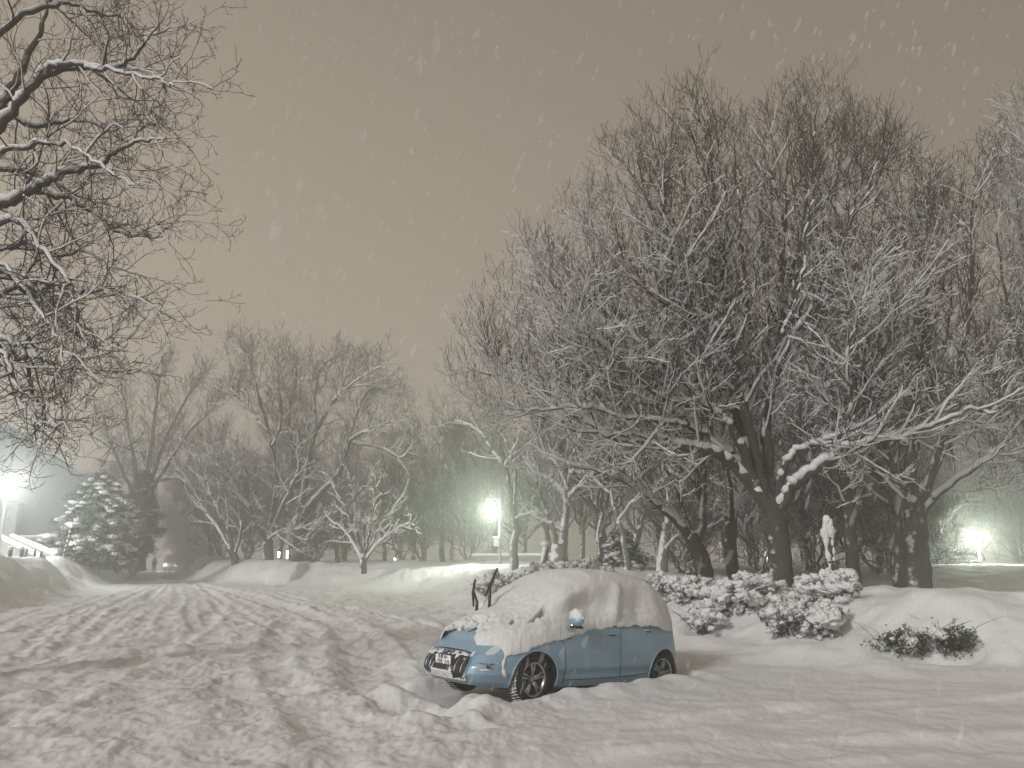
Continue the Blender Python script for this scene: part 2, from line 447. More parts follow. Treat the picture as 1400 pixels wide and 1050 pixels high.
def ground():
    th = np.concatenate([np.linspace(-180, -44, 60, endpoint=False), np.linspace(-44, 44, 860, endpoint=False), np.linspace(44, 180, 60, endpoint=False)])
    th = np.radians(th)
    r = [0.4, 1, 2, 3, 3.8, 4.4]; step = .02
    rr = 5.0
    while rr < 185:
        r.append(rr); rr += max(.022, rr * .0042 if rr < 30 else rr * .009)
    r = np.array(r)
    A, Rr = np.meshgrid(th, r)
    x = (Rr * np.sin(A)); y = (Rr * np.cos(A))
    z = hh(x.ravel(), y.ravel()).reshape(x.shape)
    V = np.stack([x, y, z], -1).reshape(-1, 3)
    n = len(th); i = np.arange(len(r) - 1)[:, None] * n; j = np.arange(n)[None]; j2 = (j + 1) % n
    Q = np.stack([i + j, i + n + j, i + n + j2, i + j2], -1).reshape(-1, 4)
    V = np.vstack([V, [[0, 0, float(z[0].mean())]]]); k = len(V) - 1
    T = np.stack([np.arange(n), (np.arange(n) + 1) % n, np.full(n, k)], -1)
    o = obj('snowy_ground', np_mesh('snowy_ground', V, [Q, T]), M['ground'])
    o['kind'] = 'structure'; o['label'] = 'deep rutted snow over the yard and banks'
    print('ground verts', len(V))
ground()
# ------------------------------------------------------------------ trees
def vnorm(x, y, z):
    l = math.sqrt(x * x + y * y + z * z) or 1e-9
    return x / l, y / l, z / l
NSEG = [12, 9, 7, 5, 4, 3]
class Tree:
    """grows branches level by level; every branch is a list of points with radii"""
    def __init__(s, seed, par):
        s.r = random.Random(seed); s.B = {}; s.par = par
    def store(s, lvl, pts, rad):
        s.B.setdefault((lvl, len(pts)), []).append((pts, rad))
    def branch(s, p, d, L, r0, lvl):
        P = s.par; r = s.r; n = NSEG[min(lvl, 5)]
        st = L / n; x, y, z = p; dx, dy, dz = d
        j = P['jit'][lvl]; up = P['up'][lvl] / n
        pts = [(x, y, z)]; rad = [r0]; dirs = [(dx, dy, dz)]
        r1 = max(P['rmin'], r0 * .25)
        for i in range(n):
            dx, dy, dz = vnorm(dx + r.gauss(0, j), dy + r.gauss(0, j), dz + r.gauss(0, j) + up)
            x += dx * st; y += dy * st; z += dz * st
            pts.append((x, y, z)); rad.append(r0 + (r1 - r0) * (i + 1) / n); dirs.append((dx, dy, dz))
        s.store(lvl, pts, rad)
        s.kids(pts, rad, dirs, L, lvl)
    def limb(s, pts, r0, r1, lvl=0, jit=0.0, f0=None, dens=1.0, klen=1.0):
        r = s.r
        q = smooth_line(pts, 5)
        q = [tuple(v + np.array([r.gauss(0, jit), r.gauss(0, jit), r.gauss(0, jit)])) for v in q]
        n = len(q)
        rad = [r0 + (r1 - r0) * (i / (n - 1)) ** .85 for i in range(n)]
        dirs = [vnorm(*(np.array(q[min(i + 1, n - 1)]) - np.array(q[max(i - 1, 0)]))) for i in range(n)]
        L = sum(math.dist(q[i], q[i + 1]) for i in range(n - 1))
        s.store(lvl, q, rad)
        s.kids(q, rad, dirs, L, lvl, f0, dens, klen)
    def kids(s, pts, rad, dirs, L, lvl, f0=None, dens=1.0, klen=1.0):
        P = s.par; r = s.r
        if lvl + 1 > P['max']: return
        k = P['n'][lvl] * dens
        k = k * L if P.get('perm', True) else k
        k = int(k) + (r.random() < k - int(k))
        n = len(pts) - 1
        a0 = r.random() * 6.28
        f0 = P['f0'][lvl] if f0 is None else f0
        for i in range(k):
            f = f0 + (1 - f0) * (i + r.random()) / k
            f = min(f, .999)
            q = f * n; a = int(q); t = q - a
            p = tuple(pts[a][c] + (pts[a + 1][c] - pts[a][c]) * t for c in range(3))
            d = dirs[min(a + 1, n)]
            az = a0 + i * 2.4 + r.gauss(0, .5)
            ang = R(P['ang'][lvl]) * (1 - .45 * f) * r.uniform(.75, 1.25)
            # a direction across d
            rx, ry, rz = (0, 0, 1) if abs(d[2]) < .9 else (1, 0, 0)
            ux, uy, uz = vnorm(d[1] * rz - d[2] * ry, d[2] * rx - d[0] * rz, d[0] * ry - d[1] * rx)
            vx, vy, vz = d[1] * uz - d[2] * uy, d[2] * ux - d[0] * uz, d[0] * uy - d[1] * ux
            ca, sa = math.cos(az), math.sin(az); c1, s1 = math.cos(ang), math.sin(ang)
            e = [d[c] * c1 + s1 * (ca * (ux, uy, uz)[c] + sa * (vx, vy, vz)[c]) for c in range(3)]
            e[2] += P['lift'][lvl]
            rl = rad[a] + (rad[a + 1] - rad[a]) * t
            LL = P['len'][lvl] * klen * (1 - P.get('tap', .5) * f) * r.uniform(.65, 1.2)
            if P.get('rel', False): LL *= L
            if f > .9: LL *= 1.15
            s.branch(p, vnorm(*e), LL, max(P['rmin'], min(rl * .75, P['rad'][lvl] * LL)), lvl + 1)
def tubes_mesh(name, groups, base, sides):
    Vs, Qs, n = [], [], 0
    for (lvl, N), L in sorted(groups.items()):
        P = np.array([b[0] for b in L], float) - np.array(base); Rd = np.array([b[1] for b in L], float)
        V, Q = tube_arrays(P, Rd, sides(lvl))
        V = V.reshape(-1, 3); Vs.append(V); Qs.append(Q + n); n += len(V)
    return np_mesh(name, np.vstack(Vs), [np.vstack(Qs)])
def snow_mesh(name, B, base, maxlvl, thick=1.0, seed=1, keep=.8, slope=.82, add=.012, high=None):
    """snow lying along the upper side of the branches"""
    rs = np.random.RandomState(seed); Vs, Qs, n = [], [], 0
    for (lvl, N), L in sorted(B.items()):
        if lvl > maxlvl: continue
        P = np.array([b[0] for b in L], float) - np.array(base); Rd = np.array([b[1] for b in L], float)
        k = 3 if lvl < 2 else (2 if lvl < 4 else 1)          # finer points for a lumpy ridge
        m = (N - 1) * k + 1
        f = np.linspace(0, N - 1, m); a = np.minimum(f.astype(int), N - 2); t = (f - a)
        P = P[:, a] * (1 - t)[None, :, None] + P[:, a + 1] * t[None, :, None]
        Rd = Rd[:, a] * (1 - t) + Rd[:, a + 1] * t
        T = np.gradient(P, axis=1); T /= np.maximum(np.linalg.norm(T, axis=2, keepdims=True), 1e-9)
        sl = np.abs(T[..., 2])
        w = np.clip((slope + (.1 if lvl < 2 else 0) - sl) / (.12 if lvl < 2 else .25), 0, 1)
        lump = rs.rand(*Rd.shape)
        if lvl < 2:      # heavy limbs carry one long ridge
            sm = rs.rand(Rd.shape[0], Rd.shape[1] + 4); lump = np.stack([sm[:, q:q + Rd.shape[1]] for q in range(5)]).mean(0)
        lump = .55 + .8 * lump
        cut = rs.rand(*Rd.shape) < (keep if high is None or lvl < 1 else keep * (1 - .93 * sstep(high[0], high[1], P[..., 2])))
        if lvl < 2: cut = (lump > .45) & ((rs.rand(*Rd.shape) < .985) | (Rd < .05))
        w = w * cut
        w[:, 0] = 0 if lvl > 0 else w[:, 0]
        w[:, -1] = 0
        add_ = add; add = add_ * (1, 1, .85, .6, .42, .4)[lvl]
        h = (Rd * .75 + add) * lump * thick
        rr = np.maximum((np.minimum(Rd * .9, .1) + add * .75) * np.sqrt(w) * (.75 + .5 * (rs.rand(*Rd.shape) if lvl > 1 else (lump - .55) / .8)), 1e-4)
        P = P.copy(); P[..., 2] += (Rd * .55 + h * .3 * w) - .003
        P[..., 0] -= (Rd * .38 + add * .3) * w; P[..., 1] -= (Rd * .5 + add * .3) * w
        add = add_
        ok = w.max(1) > 0
        if not ok.any(): continue
        V, Q = tube_arrays(P[ok], rr[ok], 6 if lvl < 2 else (5 if lvl < 3 else 4))
        V = V.reshape(-1, 3); Vs.append(V); Qs.append(Q + n); n += len(V)
    return np_mesh(name, np.vstack(Vs), [np.vstack(Qs)])
def make_tree(name, label, T, base, group=None, bark='bark', twig='twig', snow=None, split=2):
    o = thing(name, label, 'tree', base, 0, group)
    lo = {k: v for k, v in T.B.items() if k[0] < split}; hi = {k: v for k, v in T.B.items() if k[0] >= split}
    obj('trunk', tubes_mesh('trunk', lo, base, lambda l: 14 if l == 0 else 9), M[bark], o)
    if hi: obj('crown', tubes_mesh('crown', hi, base, lambda l: 5 if l == 2 else (4 if l == 3 else 3)), M[twig], o)
    if snow: obj('snow', snow_mesh('snow', T.B, base, **snow), M['snow'], o)
    return o
def px_line(pts, Y, tilt=0.0):
    """points seen in the photograph -> points in a plane Y away; the third value of a point moves it in depth"""
    out = []
    for p in pts:
        out.append(np.array(at(p[0], p[1], Y + (p[2] if len(p) > 2 else 0))))
    return out

# --- the big tree in the middle right
HERO = dict(jit=[.05, .1, .12, .14, .16, .18], up=[0, .5, .5, .4, .2, .1], n=[2.6, 3.6, 4.6, 5.4, 0], f0=[.25, .1, .1, .1, .1],
            ang=[62, 55, 50, 48, 45], lift=[.3, .22, .18, .1, .05], len=[2.9, 1.45, .75, .34, .2], rad=[.017, .013, .0105, .012, .012], rmin=.0042, max=4, tap=.5)
Y0 = 21.0
def hero():
    T = Tree(11, HERO)
    base = at(1068, 822, Y0); base.z = .25
    b = tuple(base)
    tr = [np.array(b) + [0, 0, -.3]] + px_line([(1067, 800), (1066, 760), (1061, 720), (1053, 690), (1040, 668)], Y0)
    T.limb(tr, .365, .24, dens=.0)
    lim = [
        ([(1058, 712), (1030, 668), (1005, 640), (975, 620), (930, 611), (880, 606), (838, 602), (800, 585), (765, 555), (725, 525), (680, 505), (650, 495)], -1.5, .2, .02, 1.2),
        ([(1052, 700), (1015, 645), (985, 610), (955, 588), (915, 566), (870, 540), (820, 520), (770, 490), (720, 455), (690, 430)], 1.8, .15, .015, 1.2),
        ([(1046, 690), (1022, 640), (1000, 590), (968, 548), (925, 505), (880, 465), (830, 420), (780, 380), (745, 365)], -2.2, .17, .015, 1.25),
        ([(1044, 685), (1028, 625), (1000, 565), (985, 505), (965, 445), (930, 380), (898, 310), (872, 235), (858, 190)], 1.2, .16, .014, 1.2),
        ([(1050, 690), (1036, 640), (1022, 580), (1005, 510), (998, 440), (985, 360), (975, 280), (968, 200), (962, 130)], -1.6, .17, .014, 1.2),
        ([(1062, 700), (1050, 640), (1047, 590), (1050, 520), (1062, 450), (1080, 370), (1098, 280), (1112, 190), (1120, 110)], .8, .2, .014, 1.2),
        ([(1052, 540), (1072, 470), (1105, 410), (1140, 340), (1175, 260), (1200, 210), (1215, 185)], -1.0, .11, .012, 1.2),
        ([(1066, 700), (1082, 672), (1105, 650), (1135, 632), (1160, 615), (1200, 606), (1250, 596), (1300, 580), (1350, 560), (1392, 552)], -2.6, .17, .02, 1.05),
        ([(1063, 702), (1068, 660), (1082, 628), (1105, 612), (1150, 596), (1190, 580), (1210, 545), (1225, 490), (1240, 420), (1250, 360)], -2.0, .12, .014, 1.1),
        ([(1075, 470), (1100, 450), (1130, 436), (1165, 420), (1210, 408), (1250, 385), (1285, 330)], 1.5, .1, .012, 1.1),
        ([(1000, 640), (965, 600), (925, 580), (880, 575), (835, 570), (790, 545), (740, 560), (690, 560), (650, 540)], -3.2, .09, .012, 1.0),
        ([(1010, 520), (985, 440), (945, 395), (915, 330), (900, 270), (895, 200)], -3.0, .09, .012, 1.1),
        ([(1085, 350), (1075, 280), (1060, 210), (1050, 150)], -2.0, .07, .011, 1.0),
        ([(968, 548), (930, 540), (880, 520), (830, 470), (790, 440), (760, 420)], -3.8, .08, .011, 1.0),
        ([(998, 440), (960, 420), (915, 400), (860, 360), (830, 320), (815, 290)], -2.6, .08, .011, 1.0),
        ([(1140, 632), (1165, 590), (1172, 540), (1165, 480), (1180, 420), (1190, 380)], -3.6, .08, .011, 1.0),
        ([(1098, 280), (1130, 240), (1160, 200), (1175, 160)], 1.0, .06, .01, 1.0),
    ]
    for pts, dz, r0, r1, kl in lim:
        n = len(pts)
        k_ = lambda v, c, f: c + (v - c) * f
        q = [(k_(p[0], 1050, .93), k_(p[1], 700, .92) if p[1] < 560 else p[1], dz * (i / (n - 1)) ** .9) for i, p in enumerate(pts)]
        T.limb(px_line(q, Y0), r0, r1, jit=.03, klen=kl * .9)
    # lesser limbs that round out the crown
    rr = random.Random(31)
    for ox, oy in [(640, 478), (648, 535), (668, 425), (708, 385), (748, 362), (785, 322), (822, 280), (852, 235), (880, 190), (915, 140), (940, 128), (968, 125), (1000, 132), (1040, 142), (1085, 125), (1122, 112), (1160, 148), (1192, 190), (1212, 230),
                   (700, 470), (760, 420), (820, 360), (880, 300), (930, 230), (1000, 220), (1060, 200), (1120, 220), (1170, 280), (760, 500), (840, 440), (900, 400), (1200, 330), (1180, 440), (1230, 470)]:
        cx, cy = 1048 + rr.uniform(-12, 12), 610 + rr.uniform(-60, 20)
        dz = rr.uniform(-3.4, 3.4); f0 = rr.uniform(.34, .5)
        P_ = []
        for f in (f0, f0 + .2 * (1 - f0), f0 + .45 * (1 - f0), f0 + .7 * (1 - f0), .90):
            bow = math.sin(math.pi * (f - f0) / (1 - f0)) * 14
            P_.append((cx + (ox - cx) * f + rr.uniform(-5, 5), cy + (oy - cy) * f ** 1.1 + bow + rr.uniform(-5, 5), dz * f))
        T.limb(px_line(P_, Y0), .06, .011, lvl=1, jit=.03, klen=1.0, dens=.9)
    o = make_tree('bare_tree', 'big bare broad crowned tree with thick snowy limbs right behind the parked car', T, b, snow=dict(maxlvl=4, thick=1.3, keep=.86, add=.016, high=(9, 13)))
    print('hero', sum(len(v) for v in T.B.values()))
    return o
hero()

# --- the tree overhanging from the left
LEFT = dict(jit=[.05, .14, .2, .24, .26, .3], up=[0, -.15, .0, .3, .4, .1], n=[2.6, 4.2, 5.4, 7.0, 0], f0=[.15, .1, .1, .1, .1],
            ang=[62, 60, 60, 62, 50], lift=[.05, .0, .05, .2, .1], len=[1.7, .85, .42, .17, .1], rad=[.013, .012, .011, .014, .014], rmin=.0032, max=4, tap=.45)
def left_tree():
    T = Tree(5, LEFT); Y = 11.0
    b = at(-160, 800, Y); b.z = .35; b = tuple(b)
    T.limb([np.array(b) + [0, 0, -.3], np.array(b) + [.05, 0, 2], np.array(at(-110, 430, Y)), np.array(at(-75, 330, Y)), np.array(at(-40, 200, Y)), np.array(at(-25, 60, Y)), np.array(at(-30, -120, Y))], .32, .1, dens=0)
    lim = [([(-75, 330), (-20, 290), (20, 275), (60, 258), (105, 240), (150, 228), (195, 205), (240, 192), (272, 190)], -.6, .1),
           ([(-30, 292), (30, 268), (60, 262), (110, 272), (150, 290), (195, 318), (235, 325), (268, 322)], .8, .06),
           ([(-45, 190), (0, 150), (30, 105), (55, 60), (75, 20), (90, -30)], .4, .11),
           ([(-50, 230), (0, 175), (40, 130), (75, 95), (120, 88), (165, 92), (205, 90), (235, 60), (255, 45), (278, 42)], -.9, .08),
           ([(60, 110), (110, 96), (150, 92), (190, 98), (230, 104), (265, 112), (284, 116)], -1.4, .05),
           ([(-70, 400), (-20, 372), (30, 378), (80, 388), (130, 398), (180, 395), (225, 412), (258, 430)], -.3, .06),
           ([(-80, 440), (-30, 425), (20, 395), (60, 405), (110, 420), (140, 445), (170, 470)], 1.4, .05),
           ([(-80, 480), (-20, 462), (25, 470), (42, 500), (52, 535), (72, 560), (95, 578), (115, 586)], -.2, .05),
           ([(-40, 330), (20, 300), (60, 330), (95, 365), (120, 400), (130, 450), (150, 490)], -1.0, .055),
           ([(-20, 60), (40, 20), (100, 5), (150, 15), (200, 25), (220, 40)], .9, .055),
           ([(-20, 120), (40, 170), (90, 170), (140, 165), (185, 185), (215, 200)], 1.2, .05),
           ([(-60, 250), (-10, 215), (50, 200), (100, 195), (145, 215), (190, 240), (225, 255)], -1.6, .05),
           ([(-60, 350), (0, 340), (45, 335), (85, 350), (140, 345), (185, 370), (225, 385)], .6, .05),
           ([(-25, 20), (30, -40), (90, -60), (140, -40), (190, -10)], -.5, .06),
           ([(-90, 470), (-40, 452), (0, 470), (20, 510), (35, 545), (60, 575), (90, 590)], -.9, .045),
           ([(-90, 420), (-30, 400), (20, 430), (50, 470), (75, 500), (100, 540)], .5, .045),
           ([(-90, 380), (-40, 350), (10, 365), (60, 420), (90, 455), (105, 500)], -1.5, .045),
           ([(-80, 300), (-20, 240), (40, 235), (90, 250), (130, 270), (180, 280)], 1.7, .045),
           ([(-70, 520), (-30, 505), (10, 500), (45, 490), (90, 500), (120, 520)], 1.0, .035)]
    for pts, dz, r0 in lim:
        n = len(pts); q = [(p[0] * (.84 if p[0] > 0 else 1), p[1], dz * i / (n - 1)) for i, p in enumerate(pts)]
        T.limb(px_line(q, Y), r0, .008, jit=.02, klen=.85)
    print('left', sum(len(v) for v in T.B.values()))
    make_tree('bare_tree', 'bare tree with crooked drooping twigs hanging in at the upper left', T, b, bark='bark_left', twig='twig_bare', snow=dict(maxlvl=1, thick=.8, keep=.7, add=.006))
left_tree()
# --- further trees: traced from the photograph, each at its own distance
MID = dict(jit=[.06, .12, .16, .18, .2, .2], up=[0, .45, .45, .3, .2, .1], n=[1.7, 2.7, 3.4, 3.6, 0], f0=[.2, .1, .1, .1, .1],
           ang=[58, 55, 52, 50, 45], lift=[.25, .18, .12, .08, .05], len=[2.6, 1.4, .75, .38, .2], rad=[.016, .013, .011, .013, .012], rmin=.007, max=4, tap=.5)
FAR = dict(MID, n=[1.5, 2.3, 2.9, 2.8, 0], len=[3.2, 1.7, .95, .5, .3], rmin=.011, max=4)
THIN = dict(MID, n=[1.0, 1.6, 2.2, 2.5, 0], rmin=.008, max=3)
def traced(label, Y, base, z0, trunk, limbs, par, seed, bark='bark', twig='twig', snow=None, name='bare_tree', group=None, split=2):
    """trunk / limb = (points, radius at start, radius at end, depth reached at the end)"""
    T = Tree(seed, par)
    b = at(base[0], base[1], Y); b.z = z0; b = tuple(b)
    pts, r0, r1 = trunk
    T.limb([np.array(b) + [0, 0, -.4]] + px_line(pts, Y), r0, r1, jit=.02, dens=0)
    for l in limbs:
        q, a, c, dz = l[:4]; n = len(q)
        T.limb(px_line([(p[0], p[1], dz * i / (n - 1)) for i, p in enumerate(q)], Y), a, c, jit=.012 * Y / 20, klen=l[4] if len(l) > 4 else 1, dens=l[5] if len(l) > 5 else 1)
    return make_tree(name, label, T, b, bark=bark, twig=twig, snow=snow, group=group, split=split)
SN = dict(maxlvl=2, thick=1.0, keep=.85, add=.014)
SNF = dict(maxlvl=2, thick=1.1, keep=.85, add=.03)

traced('dark bare tree with thick straight trunk right of the snow capped post', 24.5, (1256, 820), .3,
       ([(1256, 790), (1253, 730), (1250, 690)], .42, .3),
       [([(1250, 700), (1245, 630), (1250, 540), (1262, 440), (1270, 340), (1262, 255)], .2, .015, .5),
        ([(1256, 705), (1288, 672), (1330, 640), (1370, 610), (1400, 570), (1440, 520)], .13, .015, -1),
        ([(1250, 705), (1228, 655), (1208, 600), (1200, 530), (1205, 450), (1215, 380), (1225, 300)], .14, .014, 1.5),
        ([(1256, 700), (1275, 640), (1300, 560), (1320, 460), (1330, 370), (1328, 290), (1340, 250)], .16, .014, -1.6),
        ([(1258, 690), (1300, 600), (1350, 540), (1390, 470), (1410, 400)], .11, .014, 1.8),
        ([(1248, 640), (1260, 560), (1290, 480), (1300, 390), (1290, 310), (1285, 265)], .1, .014, 2.4),
        ([(1247, 690), (1215, 660), (1180, 600), (1150, 560), (1120, 500)], .09, .014, 2),
        ([(1262, 440), (1240, 380), (1235, 310), (1230, 250)], .08, .012, 1.2)], dict(MID, n=[2.3, 3.2, 3.8, 4.2, 0]), 21, snow=SN)
traced('leaning bare trunk behind the thick tree, half hidden on its left', 26.5, (1231, 815), .3,
       ([(1232, 790), (1230, 750), (1222, 705)], .27, .2),
       [([(1222, 710), (1205, 660), (1185, 610), (1175, 550), (1180, 470)], .13, .014, 1), ([(1224, 720), (1232, 660), (1228, 600), (1240, 520)], .12, .014, 2),
        ([(1215, 690), (1190, 670), (1160, 640), (1125, 625)], .06, .012, -1)], MID, 22, snow=SN)
traced('slim straight dark tree just right of the snow capped post', 24, (1168, 815), .3,
       ([(1168, 790), (1163, 740), (1160, 690), (1152, 640)], .22, .16),
       [([(1152, 645), (1148, 600), (1156, 540), (1160, 460), (1150, 380), (1160, 300)], .13, .013, 1.5), ([(1160, 680), (1168, 640), (1185, 600), (1195, 540)], .06, .012, 1),
        ([(1158, 690), (1140, 660), (1115, 645)], .04, .01, -1), ([(1154, 560), (1130, 500), (1120, 430), (1128, 360)], .07, .012, 2.5)], MID, 23, snow=SN)
traced('dark tree leaning far to the left behind the car roof', 25, (963, 812), .3,
       ([(964, 795), (958, 765), (946, 735)], .32, .24),
       [([(946, 738), (925, 712), (900, 690), (875, 668), (845, 655), (805, 640), (765, 630), (720, 605)], .17, .015, -1.2),
        ([(952, 748), (962, 710), (955, 670), (938, 635), (925, 600), (925, 540), (940, 470)], .15, .014, 1.2),
        ([(950, 740), (935, 700), (915, 650), (880, 600), (850, 560)], .1, .013, 1.8),
        ([(960, 712), (962, 640), (955, 560), (965, 480), (970, 400)], .13, .014, 2),
        ([(930, 715), (915, 690), (895, 680), (880, 690)], .05, .012, -1)], MID, 24, snow=SN)
traced('dark tree with one upright trunk between the leaning and the biggest tree', 26, (1003, 812), .3,
       ([(1003, 795), (999, 750), (1000, 710)], .24, .2),
       [([(1000, 715), (996, 660), (988, 610), (990, 540), (1000, 460)], .15, .014, 1.4), ([(999, 722), (985, 695), (970, 680), (960, 650)], .08, .012, -.8),
        ([(1001, 720), (1012, 680), (1022, 650), (1030, 600)], .07, .012, 1.5)], MID, 25, snow=SN)
traced('pale slim forked trunk in front of the middle lamp', 36, (703, 790), .5,
       ([(703, 778), (702, 745), (706, 722), (701, 690)], .24, .15),
       [([(701, 692), (697, 662), (690, 640), (675, 618), (661, 596), (645, 583), (622, 574)], .12, .03, .5, .7),
        ([(703, 690), (704, 660), (703, 635), (692, 605), (685, 585), (700, 560)], .1, .02, 1, .7), ([(702, 712), (715, 704), (735, 700)], .05, .015, -1, .5),
        ([(690, 640), (705, 610), (712, 580)], .05, .015, -1, .7)], THIN, 26, bark='bark_pale', twig='bark_far', snow=SNF)
traced('pale low forked tree with fanning snowy branches above the car roof', 37, (765, 790), .5,
       ([(765, 780), (763, 760), (766, 742)], .5, .32),
       [([(768, 745), (772, 715), (775, 685), (778, 650), (785, 615), (800, 580)], .25, .02, 1), ([(762, 746), (756, 722), (746, 700), (738, 670), (728, 650), (715, 640)], .14, .016, -1),
        ([(771, 728), (752, 716), (735, 708), (718, 695), (708, 682)], .12, .016, -.6), ([(776, 690), (768, 670), (752, 655), (730, 645), (712, 620)], .12, .014, 1.5),
        ([(778, 680), (792, 665), (805, 650), (822, 645)], .1, .014, -1), ([(776, 670), (765, 640), (745, 615), (738, 590)], .1, .014, 2), ([(780, 650), (800, 625), (825, 600)], .08, .014, 2)],
       dict(MID, rmin=.009, n=[1.6, 2.4, 2.8, 3, 0]), 27, bark='bark_pale', twig='bark_far', snow=SNF)
traced('pale leaning trunk behind the leaning dark tree', 33, (905, 800), .4,
       ([(904, 785), (908, 750), (913, 715)], .3, .2), [([(913, 718), (914, 680), (905, 640), (900, 590)], .16, .02, 1), ([(906, 755), (925, 735), (945, 728)], .07, .014, -1), ([(912, 720), (930, 680), (940, 640)], .1, .014, 1)],
       MID, 28, bark='bark_pale', twig='bark_far', snow=SNF)
traced('thin curved pale trunk above the right end of the car roof', 33, (858, 795), .4,
       ([(858, 782), (856, 755), (848, 720), (840, 695)], .16, .1), [([(840, 698), (835, 670), (840, 640), (838, 600)], .08, .015, 1), ([(845, 712), (862, 690), (880, 670)], .05, .014, -1)], MID, 29, bark='bark_pale', twig='bark_far', snow=SNF)
traced('frosted fine twigged tall tree cut off by the right edge', 25, (1460, 815), .3,
       ([(1460, 760), (1458, 690), (1455, 620)], .3, .22),
       [([(1455, 625), (1445, 520), (1438, 420), (1430, 320), (1420, 230), (1412, 165)], .16, .014, -.5, .8), ([(1456, 640), (1430, 560), (1400, 490), (1378, 420), (1366, 340), (1362, 290)], .12, .013, -1.5, .8),
        ([(1456, 650), (1420, 600), (1385, 560), (1360, 510), (1350, 450)], .1, .012, 1, .8), ([(1440, 470), (1415, 390), (1395, 310), (1385, 240), (1388, 200)], .1, .012, 1.4, .8),
        ([(1450, 560), (1470, 460), (1480, 340), (1470, 200)], .12, .013, .5, .8), ([(1435, 400), (1418, 320), (1405, 250), (1400, 190)], .08, .012, -2, .8)], dict(HERO, n=[2.4, 3.4, 4.2, 4.6, 0]), 40, twig='bark_far', snow=dict(maxlvl=4, thick=1.2, keep=.85, add=.016))
# the middle group beyond the ploughed lane
traced('tall bare tree, the left one of the two tallest in the middle', 58, (365, 785), 1.0,
       ([(366, 768), (366, 750), (366, 738)], .5, .36),
       [([(366, 742), (372, 705), (378, 660), (372, 610), (360, 565), (350, 525), (338, 490), (325, 478)], .26, .03, 2), ([(365, 742), (352, 715), (335, 685), (318, 662), (300, 640), (278, 618)], .2, .025, -3),
        ([(368, 735), (388, 690), (405, 650), (412, 610), (420, 575)], .2, .03, -3), ([(370, 720), (350, 680), (330, 640), (300, 620), (265, 625)], .14, .02, 3), ([(372, 610), (385, 570), (380, 520), (375, 485)], .15, .02, 2),
        ([(367, 738), (385, 725), (405, 722)], .1, .02, -3), ([(366, 590), (340, 560), (320, 540), (318, 500)], .12, .02, -2)], dict(FAR, n=[1.9, 2.6, 3, 3, 0]), 31, bark='bark_far', twig='bark_far', snow=SNF)
traced('tallest bare tree in the middle with a broad trunk and long right limb', 60, (409, 785), 1.0,
       ([(407, 768), (408, 735), (410, 712)], .85, .6),
       [([(410, 715), (408, 670), (400, 620), (395, 570), (405, 520), (400, 490)], .35, .03, 2), ([(411, 715), (425, 690), (448, 665), (468, 640), (478, 605), (500, 590), (525, 580), (555, 570)], .3, .03, -3),
        ([(412, 690), (420, 640), (432, 590), (455, 550), (480, 520), (500, 498)], .3, .03, 2.5), ([(418, 765), (420, 740), (432, 718), (455, 700)], .22, .05, -2), ([(470, 620), (490, 560), (510, 530), (540, 540)], .16, .02, 2),
        ([(432, 590), (430, 540), (440, 500), (465, 488)], .2, .025, 4), ([(478, 605), (520, 612), (550, 625), (565, 600)], .14, .02, -2), ([(455, 550), (475, 530), (520, 500)], .14, .02, -3)],
       dict(FAR, n=[1.9, 2.6, 3, 3, 0]), 32, bark='bark_far', twig='bark_far', snow=SNF)
traced('small bushy tree with many snowy stems at the foot of the tallest pair', 46, (497, 785), 1.2,
       ([(497, 768), (497, 760)], .22, .18),
       [([(496, 765), (490, 735), (478, 705), (462, 675), (452, 655)], .1, .02, -1), ([(497, 765), (498, 730), (490, 695), (478, 660)], .1, .02, 1), ([(498, 765), (505, 730), (512, 690), (515, 650)], .1, .02, -1),
        ([(499, 765), (512, 735), (530, 705), (548, 680)], .1, .02, 1), ([(500, 765), (520, 740), (545, 722), (562, 715)], .08, .02, -1.5), ([(495, 765), (482, 740), (466, 720), (450, 712)], .08, .02, 1.5)],
       dict(MID, rmin=.012, n=[2.4, 3, 3.2, 2, 0], len=[1.5, .9, .5, .3, .2]), 33, bark='bark_far', twig='bark_far', snow=dict(SNF, maxlvl=3))
traced('slim upright hazy tree between the tall pair and the middle lamp', 66, (605, 785), .9,
       ([(605, 770), (604, 735), (606, 700)], .28, .2), [([(606, 705), (604, 650), (608, 610), (604, 572)], .16, .02, 1), ([(605, 720), (590, 680), (582, 640), (580, 600)], .12, .02, 2), ([(606, 715), (625, 675), (635, 640), (630, 610)], .12, .02, -2), ([(605, 690), (615, 640), (622, 600)], .1, .02, -2)],
       FAR, 34, bark='bark_far', twig='bark_far')
traced('tall hazy vase shaped tree above the steam plume at the left', 72, (188, 785), .8,
       ([(188, 770), (190, 735), (193, 700)], .8, .6), [([(193, 705), (188, 660), (178, 600), (170, 550), (160, 505)], .35, .03, 2), ([(193, 705), (200, 650), (210, 590), (215, 530), (225, 500)], .35, .03, -2),
        ([(194, 700), (212, 640), (235, 580), (260, 535), (275, 512)], .3, .03, 2), ([(195, 695), (225, 640), (260, 590), (290, 560), (300, 540)], .25, .03, -3), ([(190, 690), (165, 640), (150, 600), (140, 570)], .22, .03, -3), ([(195, 660), (240, 650), (280, 610), (300, 600)], .2, .03, 3)],
       dict(FAR, rmin=.016, n=[1.7, 2.3, 2.7, 2.5, 0]), 35, bark='bark_far', twig='bark_far')
